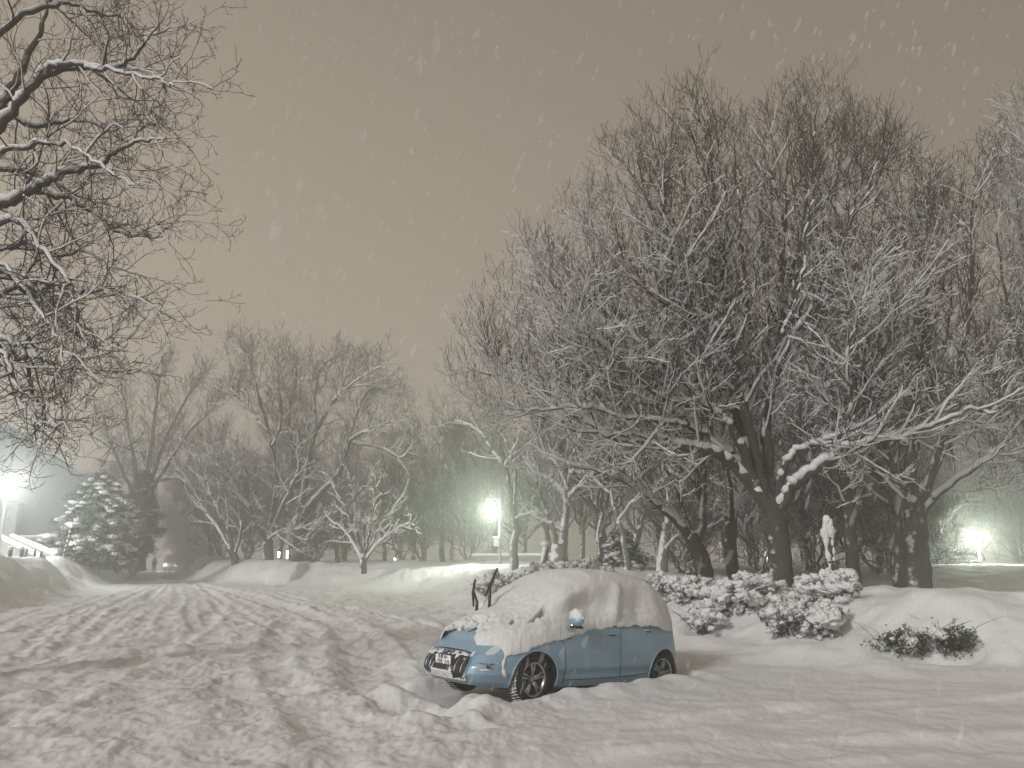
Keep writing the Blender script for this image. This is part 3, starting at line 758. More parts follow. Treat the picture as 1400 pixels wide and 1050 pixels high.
traced('two leaning bare trunks right of the steam plume', 56, (318, 785), 1.0,
       ([(322, 768), (315, 752)], .3, .25), [([(316, 755), (300, 725), (285, 705), (275, 690), (262, 665), (240, 650)], .17, .03, 1), ([(318, 756), (312, 725), (295, 690), (280, 660), (270, 630)], .17, .03, -1), ([(322, 755), (330, 720), (325, 680), (330, 640)], .14, .03, 2)],
       FAR, 36, bark='bark_far', twig='bark_far', snow=SNF)

# --- the wood behind: single trees of four shapes
def auto_tree(seed, H, spread, par, nl=7, h0=.2):
    T = Tree(seed, par); r = random.Random(seed * 7 + 1)
    rb = H * .021
    T.limb([(0, 0, -.5), (0, 0, H * .1), (r.gauss(0, .15), r.gauss(0, .15), H * h0), (r.gauss(0, .2), r.gauss(0, .2), H * (h0 + .1))], rb, rb * .7, dens=0)
    for k in range(nl):
        a = k * 2.4 + r.random(); sp = spread * (r.uniform(.15, .45) if k % 3 == 0 else r.uniform(.7, 1.1))
        hh_ = H * (r.uniform(.9, 1.02) if k % 3 == 0 else r.uniform(.55, .85))
        z0 = H * h0 + r.uniform(-.02, .1) * H
        ca, sa = math.cos(a), math.sin(a)
        T.limb([(0, 0, z0), (ca * sp * .3, sa * sp * .3, z0 + (hh_ - z0) * .25), (ca * sp * .62, sa * sp * .62, z0 + (hh_ - z0) * .55), (ca * sp * .88, sa * sp * .88, z0 + (hh_ - z0) * .82), (ca * sp, sa * sp, hh_)], rb * .5, .03, jit=.1)
    return T
WOODP = dict(FAR, n=[1.5, 2.2, 2.7, 2.4, 0], len=[3.2, 1.8, 1.0, .6, .3], rmin=.014)
protos = []
WL = ['bare grey tree in the hazy wood behind the front trees', 'tall narrow bare tree in the hazy wood behind the front trees', 'broad bare tree in the hazy wood behind the front trees', 'low bushy bare tree in the hazy wood']
for i, (H, sp, nl, h0) in enumerate([(14, 4.2, 8, .2), (17, 3.2, 9, .25), (15, 5.5, 9, .15), (7.5, 3.0, 9, .05)]):
    T = auto_tree(50 + i, H, sp, WOODP, nl, h0)
    protos.append(make_tree('bare_tree', WL[i], T, (0, 0, 0), group='trees of the hazy wood', bark='bark_far', twig='bark_far'))
rw = random.Random(3)
spots = []
# behind the biggest tree
for px, Y, k, s in [(830, 40, 0, .85), (900, 44, 1, .8), (960, 38, 2, .75), (1030, 42, 1, .85), (1095, 37, 0, .9), (1140, 46, 2, .85), (1200, 40, 1, .8), (1262, 42, 0, .95), (1290, 48, 2, .85), (1470, 40, 0, 1),
                    (870, 56, 2, .9), (985, 58, 0, 1), (1070, 60, 1, 1), (1170, 56, 2, 1), (1240, 60, 1, 1), (1310, 72, 0, 1), (1390, 76, 2, 1), (1470, 70, 1, 1),
                    (1110, 33, 3, .8), (1190, 35, 3, .8), (1215, 33, 3, .7), (1035, 34, 3, .7), (930, 34, 3, .7), (1275, 52, 3, .9), (1400, 72, 3, .9), (1350, 78, 2, .8)]:
    spots.append((px, Y, k, s, .3))
# behind the middle group and the lamp
for px, Y, k, s in [(640, 62, 0, .75), (670, 72, 1, .8), (720, 58, 2, .6), (755, 66, 0, .8), (795, 60, 1, .7), (815, 74, 2, .8), (560, 74, 0, .85), (525, 82, 2, .85), (470, 84, 1, .8), (435, 78, 3, 1.2), (385, 86, 0, .9), (340, 82, 2, .8), (300, 76, 3, 1.2), (285, 88, 0, .9),
                    (545, 62, 3, .9), (580, 60, 3, .7), (430, 66, 3, .8), (455, 62, 3, .7), (335, 68, 3, 1), (640, 56, 3, .7), (240, 98, 0, .8), (270, 96, 2, .8), (150, 86, 0, .7), (120, 80, 2, .6), (615, 86, 2, .9), (700, 84, 0, .9), (770, 88, 1, .9)]:
    spots.append((px, Y, k, s, .8))
seen = set()
for px, Y, k, s, z in spots:
    p = at(px, 770, Y)
    args = ((p.x + rw.uniform(-.4, .4), Y, z), rw.random() * 6.28, s * rw.uniform(.92, 1.08))
    if k not in seen:
        seen.add(k); o = protos[k]; o.location = args[0]; o.rotation_euler = (0, 0, args[1]); o.scale = (args[2],) * 3
    else:
        copy_tree(protos[k], *args)
# ------------------------------------------------------------------ the parked car
WB_F, WB_R, RT = 1.235, -1.265, .302
def lerp_tab(x, tab):
    xs = [t[0] for t in tab]; ys = [t[1] for t in tab]
    return np.interp(x, xs, ys)
NF, NR = 4.0, 4.0
def b_af(s): return lerp_tab(s, [(0, 1.97), (.1, 2.05), (.3, 2.11), (.5, 2.09), (.75, 2.0), (.92, 1.88), (1, 1.79)])
def b_ar(s): return lerp_tab(s, [(0, 1.80), (.12, 1.87), (.4, 1.90), (.7, 1.87), (1, 1.80)])
def b_w(s): return lerp_tab(s, [(0, .785), (.1, .825), (.3, .86), (.55, .868), (.8, .86), (.93, .84), (1, .81)])
def b_zb(x): return lerp_tab(x, [(-1.9, .26), (-1.3, .2), (1.3, .2), (1.75, .21), (2.05, .23)])
def b_zs(x): return lerp_tab(x, [(-1.9, .97), (-.8, .97), (.3, .96), (.75, .94), (1.1, .90), (1.5, .82), (1.8, .73), (2.05, .66)])
def s_of(x, z): return np.clip((z - b_zb(x)) / (b_zs(x) - b_zb(x)), 0, 1)
def side_y(x, z):
    s = s_of(x, z); w = b_w(s)
    a = np.where(x >= 0, b_af(s), b_ar(s)); n = np.where(x >= 0, NF, NR)
    return w * np.maximum(0, 1 - np.minimum(np.abs(x) / a, 1) ** n) ** (1 / n)
def front_x(y, z):
    x = np.full(np.shape(y), 1.8)
    for _ in range(8):
        s = s_of(x, z); w = b_w(s); x = b_af(s) * np.maximum(0, 1 - np.minimum(np.abs(y) / w, 1) ** NF) ** (1 / NF)
    return x
def car_body_mesh():
    n = 420; m = 34
    S = np.linspace(0, 1, m)
    V = np.zeros((m, n, 3))
    ph = np.linspace(0, 2 * np.pi, 4001)
    for k, s in enumerate(S):
        c, si = np.cos(ph), np.sin(ph)
        nn = np.where(c >= 0, NF, NR); a = np.where(c >= 0, b_af(s), b_ar(s))
        x = a * np.sign(c) * np.abs(c) ** (2 / nn); y = b_w(s) * np.sign(si) * np.abs(si) ** (2 / nn)
        d = np.concatenate([[0], np.cumsum(np.hypot(np.diff(x), np.diff(y)))])
        t = np.linspace(0, d[-1], n, endpoint=False)
        x = np.interp(t, d, x); y = np.interp(t, d, y)
        z = b_zb(x) + (b_zs(x) - b_zb(x)) * s
        V[k] = np.stack([x, y, z], -1)
    # swage line: a shallow crease above the sill
    zz = V[..., 2]; side = np.abs(V[..., 1]) > .6
    V[..., 1] -= np.where(side & (np.abs(V[..., 0]) < 1.0), np.sign(V[..., 1]) * .018 * np.exp(-((zz - .36) / .05) ** 2), 0)
    # wheel arches
    AR = .352
    keep = np.ones((m - 1, n), bool)
    for wx in (WB_F, WB_R):
        d = np.hypot(V[..., 0] - wx, V[..., 2] - RT + .01)
        on = np.abs(V[..., 1]) > .5
        ins = (d < AR) & on
        q = ins[:-1] & ins[1:]; q = q & np.roll(q, -1, 1)
        dq = ins[:-1] & ins[1:] & np.roll(ins, -1, 1)[:-1] & np.roll(ins, -1, 1)[1:]
        keep &= ~dq
        used = np.zeros((m, n), bool)
        kk = keep
        used[:-1] |= kk; used[1:] |= kk; used[:-1] |= np.roll(kk, 1, 1); used[1:] |= np.roll(kk, 1, 1)
        mv = ins & used
        f = AR / np.maximum(d, 1e-3)
        V[..., 0] = np.where(mv, wx + (V[..., 0] - wx) * f, V[..., 0]); V[..., 2] = np.where(mv, RT - .01 + (V[..., 2] - RT + .01) * f, V[..., 2])
    i = np.arange(m - 1)[:, None] * n; j = np.arange(n)[None]; j2 = (j + 1) % n
    Q = np.stack([i + j, i + j2, i + n + j2, i + n + j], -1)[keep]
    # bonnet and deck: rings drawn in from the shoulder
    top = V[-1]; rings = [V.reshape(-1, 3)]; base = (m - 1) * n; Qs = [Q]; cur = base; cnt = m * n
    for f in (.97, .9, .75, .55, .3, .05):
        r = top.copy(); r[:, 1] *= f; r[:, 0] = r[:, 0] * (1 - .04 * (1 - f)); r[:, 2] = top[:, 2] + .085 * (1 - f ** 2.2)
        rings.append(r); j = np.arange(n); j2 = (j + 1) % n
        Qs.append(np.stack([cur + j, cur + j2, cnt + j2, cnt + j], -1)); cur = cnt; cnt += n
    return np_mesh('body', np.vstack(rings), [np.vstack(Qs)])
def surf_patch(name, us, vs, fn, mat, parent, off=.004, thick=0):
    """a sheet following the bodywork"""
    U, W = np.meshgrid(us, vs)
    P = fn(U, W)
    n, m = U.shape[1], U.shape[0]
    i = np.arange(m - 1)[:, None] * n; j = np.arange(n - 1)[None]
    Q = np.stack([i + j, i + j + 1, i + n + j + 1, i + n + j], -1).reshape(-1, 4)
    return obj(name, np_mesh(name, P.reshape(-1, 3), [Q]), mat, parent)
PAINT = NT('car_paint')
def _paint():
    t = PAINT
    b = t.n('ShaderNodeBsdfPrincipled', Roughness=.38); b.inputs['Coat Weight'].default_value = .45; b.inputs['Coat Roughness'].default_value = .12
    tc = t.n('ShaderNodeTexCoord')
    n1 = t.n('ShaderNodeTexNoise', Scale=5.5, Detail=8, Roughness=.72); t.l(tc.outputs['Object'], n1.inputs['Vector'])
    n2 = t.n('ShaderNodeTexNoise', Scale=38, Detail=3); t.l(tc.outputs['Object'], n2.inputs['Vector'])
    # rime and melt streaks clinging to the paint
    mp = t.n('ShaderNodeMapping'); mp.inputs['Scale'].default_value = (5.5, 5.5, 1.1); t.l(tc.outputs['Object'], mp.inputs['Vector'])
    n3 = t.n('ShaderNodeTexNoise', Scale=1.0, Detail=5, Roughness=.6); t.l(mp.outputs[0], n3.inputs['Vector'])
    mr = t.n('ShaderNodeMapRange'); mr.inputs['From Min'].default_value = .56; mr.inputs['From Max'].default_value = .82; mr.inputs['To Max'].default_value = .5; t.l(n3.outputs['Fac'], mr.inputs['Value'])
    mr2 = t.n('ShaderNodeMapRange'); mr2.inputs['From Min'].default_value = .62; mr2.inputs['From Max'].default_value = .7; mr2.inputs['To Max'].default_value = .35; t.l(n1.outputs['Fac'], mr2.inputs['Value'])
    mxm = t.n('ShaderNodeMath', operation='MAXIMUM'); t.l(mr.outputs[0], mxm.inputs[0]); t.l(mr2.outputs[0], mxm.inputs[1])
    mx = t.n('ShaderNodeMix', data_type='RGBA'); mx.inputs[6].default_value = (.205, .315, .40, 1); mx.inputs[7].default_value = (.5, .53, .55, 1)
    t.l(mxm.outputs[0], mx.inputs[0]); t.l(mx.outputs[2], b.inputs['Base Color'])
    ra = t.n('ShaderNodeMapRange'); ra.inputs['To Min'].default_value = .34; ra.inputs['To Max'].default_value = .8; t.l(mxm.outputs[0], ra.inputs['Value']); t.l(ra.outputs[0], b.inputs['Roughness'])
    bp = t.n('ShaderNodeBump', Strength=.08, Distance=.004); t.l(n2.outputs['Fac'], bp.inputs['Height']); t.l(bp.outputs['Normal'], b.inputs['Normal'])
    t.l(b.outputs[0], t.out.inputs[0])
_paint(); M['paint'] = PAINT.m
M['black'] = plain('black_plastic', (.014, .014, .015), .45, var=.3)
M['rubber'] = plain('tyre_rubber', (.02, .02, .02), .8, var=.3, scale=30, bump=.4)
M['rubber_snow'] = bark_mat('tyre_rubber_with_snow', (.02, .02, .02), .36, 14, (-.7, -.5, .25))
M['alloy'] = plain('alloy_wheel', (.42, .42, .42), .32, .85, .12, 30)
M['chrome'] = plain('chrome', (.62, .63, .64), .12, 1.0, .05)
M['dark_metal'] = plain('dark_metal', (.05, .05, .05), .5, .6)
M['white'] = plain('white_plate', (.78, .78, .76), .45, var=.05, scale=20)
M['ink'] = plain('plate_ink', (.012, .018, .02), .5)
M['lens'] = plain('clear_lens', (.5, .53, .55), .08, .3, .1)
M['glass'] = plain('dark_window_glass', (.03, .035, .04), .05, 0, .2, spec=.6)
def text_mesh(body, size, ext=.002):
    cu = bpy.data.curves.new('text', 'FONT'); cu.body = body; cu.size = size; cu.extrude = ext; cu.align_x = 'CENTER'; cu.align_y = 'CENTER'; cu.offset = size * .012
    o = bpy.data.objects.new('text', cu); C.objects.link(o)
    dg = bpy.context.evaluated_depsgraph_get(); dg.update()
    me = bpy.data.meshes.new_from_object(o.evaluated_get(dg))
    bpy.data.objects.remove(o); bpy.data.curves.remove(cu)
    return me
def snow_cover_mesh(n=300, m=190):
    """the blanket on roof, windscreen and bonnet"""
    xs = np.concatenate([np.linspace(-2.0, -1.55, 30, endpoint=False), np.linspace(-1.55, 1.3, 180, endpoint=False), np.linspace(1.3, 2.02, n - 210)])
    t = np.linspace(-1, 1, m)
    zc = lerp_tab(xs, [(-2.0, .95), (-1.97, 1.06), (-1.9, 1.17), (-1.76, 1.33), (-1.5, 1.52), (-1.15, 1.65), (-.7, 1.715), (-.25, 1.735), (.1, 1.705), (.4, 1.61), (.7, 1.45), (1.0, 1.245), (1.15, 1.15), (1.3, 1.075), (1.5, 1.0), (1.68, .93), (1.82, .87), (1.92, .79), (1.97, .74), (2.02, .70)])
    # how much of the section is greenhouse (1) or bonnet (0)
    g = sstep(1.1, .6, xs)
    k = np.array([.04, .1, .22, .4, .22, .1, .04]); k /= k.sum(); zc[6:-6] = np.convolve(np.pad(zc, 3, 'edge'), k, 'valid')[6:-6]
    V = np.zeros((len(xs), m, 3))
    tt = np.abs(t)
    for i, x in enumerate(xs):
        xx = min(max(x, -1.885), 2.02)
        zs = float(b_zs(xx)); ye = float(side_y(xx, zs - .03))
        # section from the middle (0) to the ragged edge (1)
        if g[i] > 0:
            ctr = np.array([0, .22, .45, .62, .8, .93, 1.0])
            roofw = .635 * float(lerp_tab(x, [(-2.0, .9), (-1.6, .96), (-.4, 1.02), (.5, 1.05), (1.1, 1.15)]))
            yg = np.array([0, roofw * .55, roofw * .93, roofw + .085, .785, .842, .848]) * min(1, ye / .80)
            H = zc[i] - zs
            zg = np.array([zc[i], zc[i] - .015 * min(1, H * 2), zc[i] - .11 * H, zs + .70 * H, zs + .34 * H, zs + .08 * H, zs - .07])
        yh = np.array([0, .22, .42, .6, .74, .845, .852]) * (ye / .80)
        zh0 = zc[i]; Hh = zc[i] - zs
        zh = np.array([zh0, zh0 - .01, zh0 - .03, zh0 - .3 * Hh, zs + .42 * Hh, zs + .10 * Hh, zs - .055])
        ctr = np.array([0, .22, .45, .62, .8, .93, 1.0])
        if g[i] > 0: yy = yg * g[i] + yh * (1 - g[i]); zz = zg * g[i] + zh * (1 - g[i])
        else: yy, zz = yh, zh
        # smooth interpolation
        Y = np.interp(tt, ctr, yy); Z = np.interp(tt, ctr, zz)
        V[i, :, 0] = x; V[i, :, 1] = Y * np.sign(t); V[i, :, 2] = Z
    for _ in range(16):
        V[:, 1:-1] = .5 * V[:, 1:-1] + .25 * (V[:, :-2] + V[:, 2:])
    X, Yv, Z = V[..., 0], V[..., 1], V[..., 2]
    arc = np.cumsum(np.hypot(np.diff(Yv, axis=1, prepend=Yv[:, :1]), np.diff(Z, axis=1, prepend=Z[:, :1])), 1)
    side = sstep(.5, .8, tt)[None] * np.ones_like(X)
    # ragged lower edge with hanging teeth
    e = fbm(X[:, -1] * 3 + 4, X[:, -1] * 0 + 1.7, 3, .6) * .8 + .45 * fbm(X[:, -1] * 17 + 4, X[:, -1] * 0 + 3.7, 3, .7); e2 = fbm(X[:, -1] * 3 + 14, X[:, -1] * 0 + 7.7, 5, .7)
    dl = lerp_tab(xs, [(-2, .03), (-1.7, -.06), (-1.3, -.02), (-1.0, .06), (-.6, .08), (0, .03), (.35, .0), (.6, -.05), (.9, -.09), (1.2, -.11), (1.45, -.15), (1.7, -.14), (1.97, -.04)])
    fall = np.maximum(0, (tt - .82) / .18)[None] ** 1.3
    Z += fall * dl[:, None] + fall ** 3 * .07 * np.where(t[None] > 0, e[:, None], e2[:, None])
    outer = sstep(.80, .90, tt)[None] * (1 - sstep(1.62, 1.84, X))
    ys_ = side_y(np.clip(X, -1.86, 2.0), Z) + .016
    V[..., 1] = np.where((outer > 0) & (np.abs(V[..., 1]) < ys_), np.sign(t)[None] * (np.abs(V[..., 1]) * (1 - outer) + ys_ * outer), V[..., 1])
    # wind-scoured hollow beside the mirror, ridge behind it, drift folds
    q = np.exp(-((X - .28) / .34) ** 2) * np.exp(-((Z - 1.22) / .2) ** 2) * (t[None] > 0)
    V[..., 1] -= q * .085 * side
    q = np.exp(-((X + .22 + (Z - 1.2) * .35) / .09) ** 2) * sstep(.95, 1.15, Z) * sstep(1.62, 1.45, Z) * (t[None] > 0)
    V[..., 1] += q * .05
    q = np.exp(-((X + .72 + (Z - 1.2) * .3) / .16) ** 2) * sstep(.95, 1.1, Z) * (t[None] > 0)
    V[..., 1] -= q * .04 * side
    nz = fbm(X * 2.2 + 3, arc * 2.2, 4, .5)
    rough = fbm(X * 13 + 3, arc * 13, 3, .6)
    bon = (1 - g)[:, None]
    Z += (.022 + .008 * bon) * nz * (1 - fall) + .006 * rough * (1 + bon) 
    V[..., 1] += side * np.sign(t)[None] * (.012 * nz + .005 * rough)
    # edges thinned onto the paint
    Z += bon * .022 * np.maximum(0, fbm(X * 5, Yv * 5 + 3, 3)) * (1 - fall)
    keep = np.ones((len(xs), m), bool)
    bonz = b_zs(np.clip(X, -1.85, 1.93)) + .085 * (1 - np.minimum(np.abs(Yv) / .82, 1) ** 2.2)
    # bare patches on the bonnet where the snow slid away
    def patch(cx, cy, rx, ry, rot=0, f=7, a=.5, ww=.16):
        dx, dy = X - cx, V[..., 1] - cy
        c, s_ = math.cos(rot), math.sin(rot)
        u, v = (dx * c + dy * s_) / rx, (-dx * s_ + dy * c) / ry
        q_ = np.hypot(u, v) + a * fbm(X * f + cx * 9, Yv * f + 2, 3)
        keep[q_ < 1] = False
        wq = sstep(1.0, 1 + ww / min(rx, .3), q_) ** .7
        Z[:] = np.where((q_ < 1 + ww / min(rx, .3)) & (X > .6), bonz + .014 + (Z - bonz - .014) * wq, Z)
    patch(1.92, -.06, .36, .36, 0, 7, .7)
    patch(1.05, .66, .17, .03, .12, 9, .8, .03)
    patch(1.40, .52, .07, .022, .5, 9, .6, .02)
    n0 = m; i = np.arange(len(xs) - 1)[:, None] * m; j = np.arange(m - 1)[None]
    kq = keep[:-1, :-1] & keep[1:, :-1] & keep[:-1, 1:] & keep[1:, 1:]
    Q = np.stack([i + j, i + j + 1, i + m + j + 1, i + m + j], -1)[kq]
    # skirts: every open edge is turned down to the bodywork
    P = V.reshape(-1, 3)
    from collections import Counter
    E = np.concatenate([Q[:, [0, 1]], Q[:, [1, 2]], Q[:, [2, 3]], Q[:, [3, 0]]])
    key = np.sort(E, 1); kk = key[:, 0] * (len(P) + 1) + key[:, 1]
    u, idx, cnt = np.unique(kk, return_index=True, return_counts=True)
    be = E[idx[cnt == 1]]
    vs = np.unique(be); mp = {int(v): len(P) + q for q, v in enumerate(vs)}
    low = P[vs].copy()
    xx = np.clip(low[:, 0], -1.85, 1.93)
    top = b_zs(xx)
    isside = np.abs(low[:, 1]) > .70
    low[:, 1] = np.where(isside, np.sign(low[:, 1]) * np.maximum(np.abs(low[:, 1]) - .05, 0), low[:, 1] * .995)
    low[:, 2] = np.where(isside, low[:, 2] + .01, np.minimum(low[:, 2], top + .055))
    Qk = np.array([[b, a, mp[int(a)], mp[int(b)]] for a, b in be])
    return np_mesh('snow_cover', np.vstack([P, low]), [Q, Qk])
def make_car():
    car = thing('parked_car', 'light blue five door hatchback buried under snow with both wipers raised', 'car')
    obj('body', car_body_mesh(), M['paint'], car)
    mb = MB(); mb.box((.05, 0, .24), (3.2, 1.2, .06)); mb.box((0, 0, .5), (3.0, .9, .5))
    mb.build('underbody', M['black'], car, False)
    # cabin below the snow
    gh = []
    for z, xf, xr, w in [(.9, .95, -1.72, .76), (.99, .86, -1.72, .765), (1.15, .55, -1.66, .72), (1.35, .1, -1.52, .635), (1.46, -.2, -1.38, .57), (1.50, -.4, -1.2, .42)]:
        a = np.linspace(0, 2 * np.pi, 64, endpoint=False); c, s_ = np.cos(a), np.sin(a)
        gh.append(np.stack([(xf + xr) / 2 + (xf - xr) / 2 * np.sign(c) * np.abs(c) ** .5, w * np.sign(s_) * np.abs(s_) ** .5, np.full(64, z)], -1))
    gh = np.array(gh); i = np.arange(5)[:, None] * 64; j = np.arange(64)[None]; j2 = (j + 1) % 64
    Q = np.stack([i + j, i + j2, i + 64 + j2, i + 64 + j], -1).reshape(-1, 4)
    V = np.vstack([gh.reshape(-1, 3), gh[-1].mean(0)]); T = [[320 + k, 320 + (k + 1) % 64, 384] for k in range(64)]
    obj('roof', np_mesh('roof', V, [Q, T]), M['paint'], car)
    obj('snow_cover', snow_cover_mesh(), M['carsnow'], car)
    # wheels
    for wx in (WB_F, WB_R):
        for sd in (1, -1):
            k = np.linspace(0, np.pi * 2, 40)
            w = MB(); w.lathe([(.0, -.1), (.14, -.1), (.14, .03), (.13, .04), (.0, .04)], 24, 'y', (0, 0, 0))
            wo_ = w.build('wheel', M['dark_metal'], car)
            wo_.location = (wx, sd * .695, RT); wo_.rotation_euler = (0, 0, (R(3) if wx > 0 else 0) + (math.pi if sd < 0 else 0))
            ty = MB(); prof = [(.205, -.085), (.215, -.095), (.26, -.1), (.288, -.088), (RT, -.07), (RT + .002, 0), (RT, .07), (.288, .088), (.26, .1), (.218, .095), (.205, .082)]
            ty.lathe(prof, 72, 'y')
            for q in range(48):        # tread blocks on the shoulder
                a = q * 2 * math.pi / 48
                for yy in (.072, -.072, .03, -.03):
                    ty.box((math.cos(a + yy) * (RT + .001), yy, math.sin(a + yy) * (RT + .001)), (.014, .034, .022), Matrix.Rotation(-(a + yy), 3, 'Y'))
            ty.build('tyre', M['rubber_snow'], wo_)
            rm = MB(); rm.lathe([(.205, -.08), (.19, -.06), (.18, .03), (.196, .07), (.208, .082), (.205, .088), (.19, .078)], 56, 'y')
            rm.lathe([(.0, .058), (.028, .06), (.034, .05), (.05, .044), (.056, .02)], 20, 'y')
            for q in range(5):
                a = q * 2 * math.pi / 5 + .3 + (.25 if wx < 0 else 0)
                for da in (-.135, .135):
                    p0 = np.array([math.cos(a + da * 1.6) * .04, .046, math.sin(a + da * 1.6) * .04]); p1 = np.array([math.cos(a + da) * .19, .066, math.sin(a + da) * .19])
                    rm.tube([p0, (p0 + p1) / 2 + [0, .006, 0], p1], [.017, .0145, .017], 6)
            rm.build('rim', M['alloy'], wo_)
    # arch liners and lips
    for wx in (WB_F, WB_R):
        for sd in (1, -1):
            a = np.linspace(-.35, np.pi + .35, 40); rr = .352
            x = wx + rr * np.cos(a); z = RT - .01 + rr * np.sin(a)
            y = side_y(x, np.maximum(z, .2)) * sd
            l = MB()
            Vv = np.stack([np.stack([x, y - sd * .008, z], -1), np.stack([x, np.full_like(x, sd * .42), z], -1)], 1).reshape(-1, 3)
            q = np.arange(39)[:, None] * 2; Qv = np.concatenate([q, q + 1, q + 3, q + 2], 1)
            k = len(Vv); cen = np.stack([x * 0 + wx, x * 0 + sd * .43, x * 0 + RT], -1)[:1]
            l.add(np.vstack([Vv, cen]), Qv, [[2 * t_ + 1, 2 * t_ + 3, k] for t_ in range(39)])
            l.build('wheel_arch', M['black'], car)
            aa = np.linspace(-.2, np.pi + .2, 50); x = wx + (rr + .006) * np.cos(aa); z = RT - .01 + (rr + .006) * np.sin(aa); y = (side_y(x, np.maximum(z, .2)) + .003) * sd
            MB().tube(np.stack([x, y, z], -1), .011, 6).build('arch_lip', M['paint'], car)
    # front face: wide grille with the plate in it
    def fpos(off):
        return lambda Y, Zz: np.stack([front_x(Y, Zz) + off, Y, Zz], -1)
    nU, nV = 61, 31
    def grille_grid(f, off):
        U = np.linspace(-1, 1, nU); Wv = np.linspace(0, 1, nV)
        uu, vv = np.meshgrid(U, Wv)
        hw = .47 - .06 * (vv * 0 + np.abs(vv - .55) ** 2) * 2
        y = uu * hw * f
        z0 = .275 + .05 * np.abs(uu) ** 6; z1 = .60 - .05 * np.abs(uu) ** 5
        z = .44 + (z0 + (z1 - z0) * vv - .44) * f
        return np.stack([front_x(y, z) + off, y, z], -1)
    def grid_obj(P, name, mat):
        m, n = P.shape[:2]; i = np.arange(m - 1)[:, None] * n; j = np.arange(n - 1)[None]
        Q = np.stack([i + j, i + j + 1, i + n + j + 1, i + n + j], -1).reshape(-1, 4)
        return obj(name, np_mesh(name, P.reshape(-1, 3), [Q]), mat, car)
    gr = grid_obj(grille_grid(1, .004), 'grille', M['black'])
    P = grille_grid(1.0, .006); ring = np.vstack([P[0], P[:, -1], P[-1][::-1], P[:, 0][::-1]])
    MB().tube(ring, .011, 6).build('grille_frame', M['paint'], gr)
    for y in (-.38, -.27, .27, .38):
        z = np.linspace(.37, .53, 8); MB().tube(np.stack([front_x(np.full(8, y), z) + .008, np.full(8, y), z], -1), .008, 6).build('grille_bar', M['alloy'], gr)
    z = .605; ys = np.linspace(-.40, .40, 30)
    MB().tube(np.stack([front_x(ys, np.full(30, z)) + .004, ys, np.full(30, z) - .025 * (ys / .4) ** 4], -1), .017, 8).build('grille_slot', M['black'], car)
    # number plate
    px_ = float(front_x(np.array(0.), np.array(.46))) + .012
    lp = MB().box((px_, 0, .462), (.012, .33, .165), None, .004).build('licence_plate', M['white'], car, False)
    for bd, sz, y, z in (('20-10', .135, -.014, .435), ('\u672d\u5e4c 501', .055, 0, .518), ('\u306f', .036, .135, .44)):
        tm = text_mesh(bd, sz)
        o = obj('plate_lettering', tm, M['ink'], lp)
        o.matrix_local = Matrix.Translation((px_ + .007, y * -1 if bd != '\u306f' else -y, z)) @ Matrix(((0, 0, 1, 0), (1, 0, 0, 0), (0, 1, 0, 0), (0, 0, 0, 1))) @ Matrix.Diagonal((.82 if len(bd) == 5 and bd[0] == '2' else 1, 1, 1, 1))
    # snow stuck in the lower grille and round the plate
    def snow_sheet(name, keepf, thick):
        U = np.linspace(-1, 1, 110); Wv = np.linspace(0, 1, 60)
        uu, vv = np.meshgrid(U, Wv)
        Pg = np.zeros((60, 110, 3))
        y = uu * (.48 - .06 * np.abs(vv - .55) ** 2 * 2); z = .255 + .39 * vv + .03 * np.abs(uu) ** 6 * (1 - vv)
        nz_ = fbm(y * 14 + 3, z * 14, 4, .6)
        q_ = keepf(y, z) + .9 * nz_
        th_ = thick * np.clip(q_ * 3, 0, 1) * (.7 + .8 * fbm(y * 22, z * 22 + 5, 3)) + .002
        Pg = np.stack([front_x(y, z) + th_ + .004, y, z], -1)
        kp = q_ > 0; kq = kp[:-1, :-1] & kp[1:, :-1] & kp[:-1, 1:] & kp[1:, 1:]
        i_ = np.arange(59)[:, None] * 110; j_ = np.arange(109)[None]
        Q = np.stack([i_ + j_, i_ + j_ + 1, i_ + 111 + j_, i_ + 110 + j_], -1)[kq]
        return obj(name, np_mesh(name, Pg.reshape(-1, 3), [Q]), M['carsnow'], car)
    onplate = lambda y, z: (np.abs(y) < .175) & (z > .378) & (z < .55)
    lowk = lambda y, z: np.where(onplate(y, z), -3, (.385 - z) * 7 + .25 * (np.abs(y) < .2) - .5 * (np.abs(np.abs(y) - .34) < .1) - 3 * (z < .272))
    snow_sheet('grille_snow', lowk, .026)
    snow_sheet('grille_snow', lambda y, z: np.where(onplate(y, z), -3, .22 - np.abs(z - .575 + .03 * np.abs(y)) * 9 - .15 * (np.abs(y) < .1)), .02)
    snow_sheet('grille_snow', lambda y, z: .35 - np.hypot((np.abs(y) - .46) / .09, (z - .60) / .06), .03)
    # bonnet ornament line, fog lamp, headlamp glints
    for sd in (1, -1):
        y = sd * .665; z = .46; x = float(front_x(np.array(abs(y)), np.array(z)))
        f = MB(); f.lathe([(0, .012), (.03, .012), (.036, .0), (.03, -.02)], 20, 'x'); fo = f.build('fog_lamp', M['chrome'], car); fo.location = (x - .004, y, z); fo.rotation_euler = (0, 0, sd * R(28))
        MB().lathe([(0, .016), (.022, .014), (.026, .01)], 16, 'x').build('lens', M['black'], fo)
        ys = np.linspace(.58, .70, 8); MB().tube(np.stack([front_x(ys, np.full(8, .488)) + .001, ys * sd, np.full(8, .488)], -1), .006, 6).build('bumper_crease', M['black'], car)
        ys = np.linspace(.60, .69, 8); zz = .418 + .0 * ys; MB().tube(np.stack([front_x(ys, zz) + .004, ys * sd, zz], -1), [.004, .01, .013, .014, .012, .012, .008, .004], 6).build('snow_rim', M['carsnow'], car)
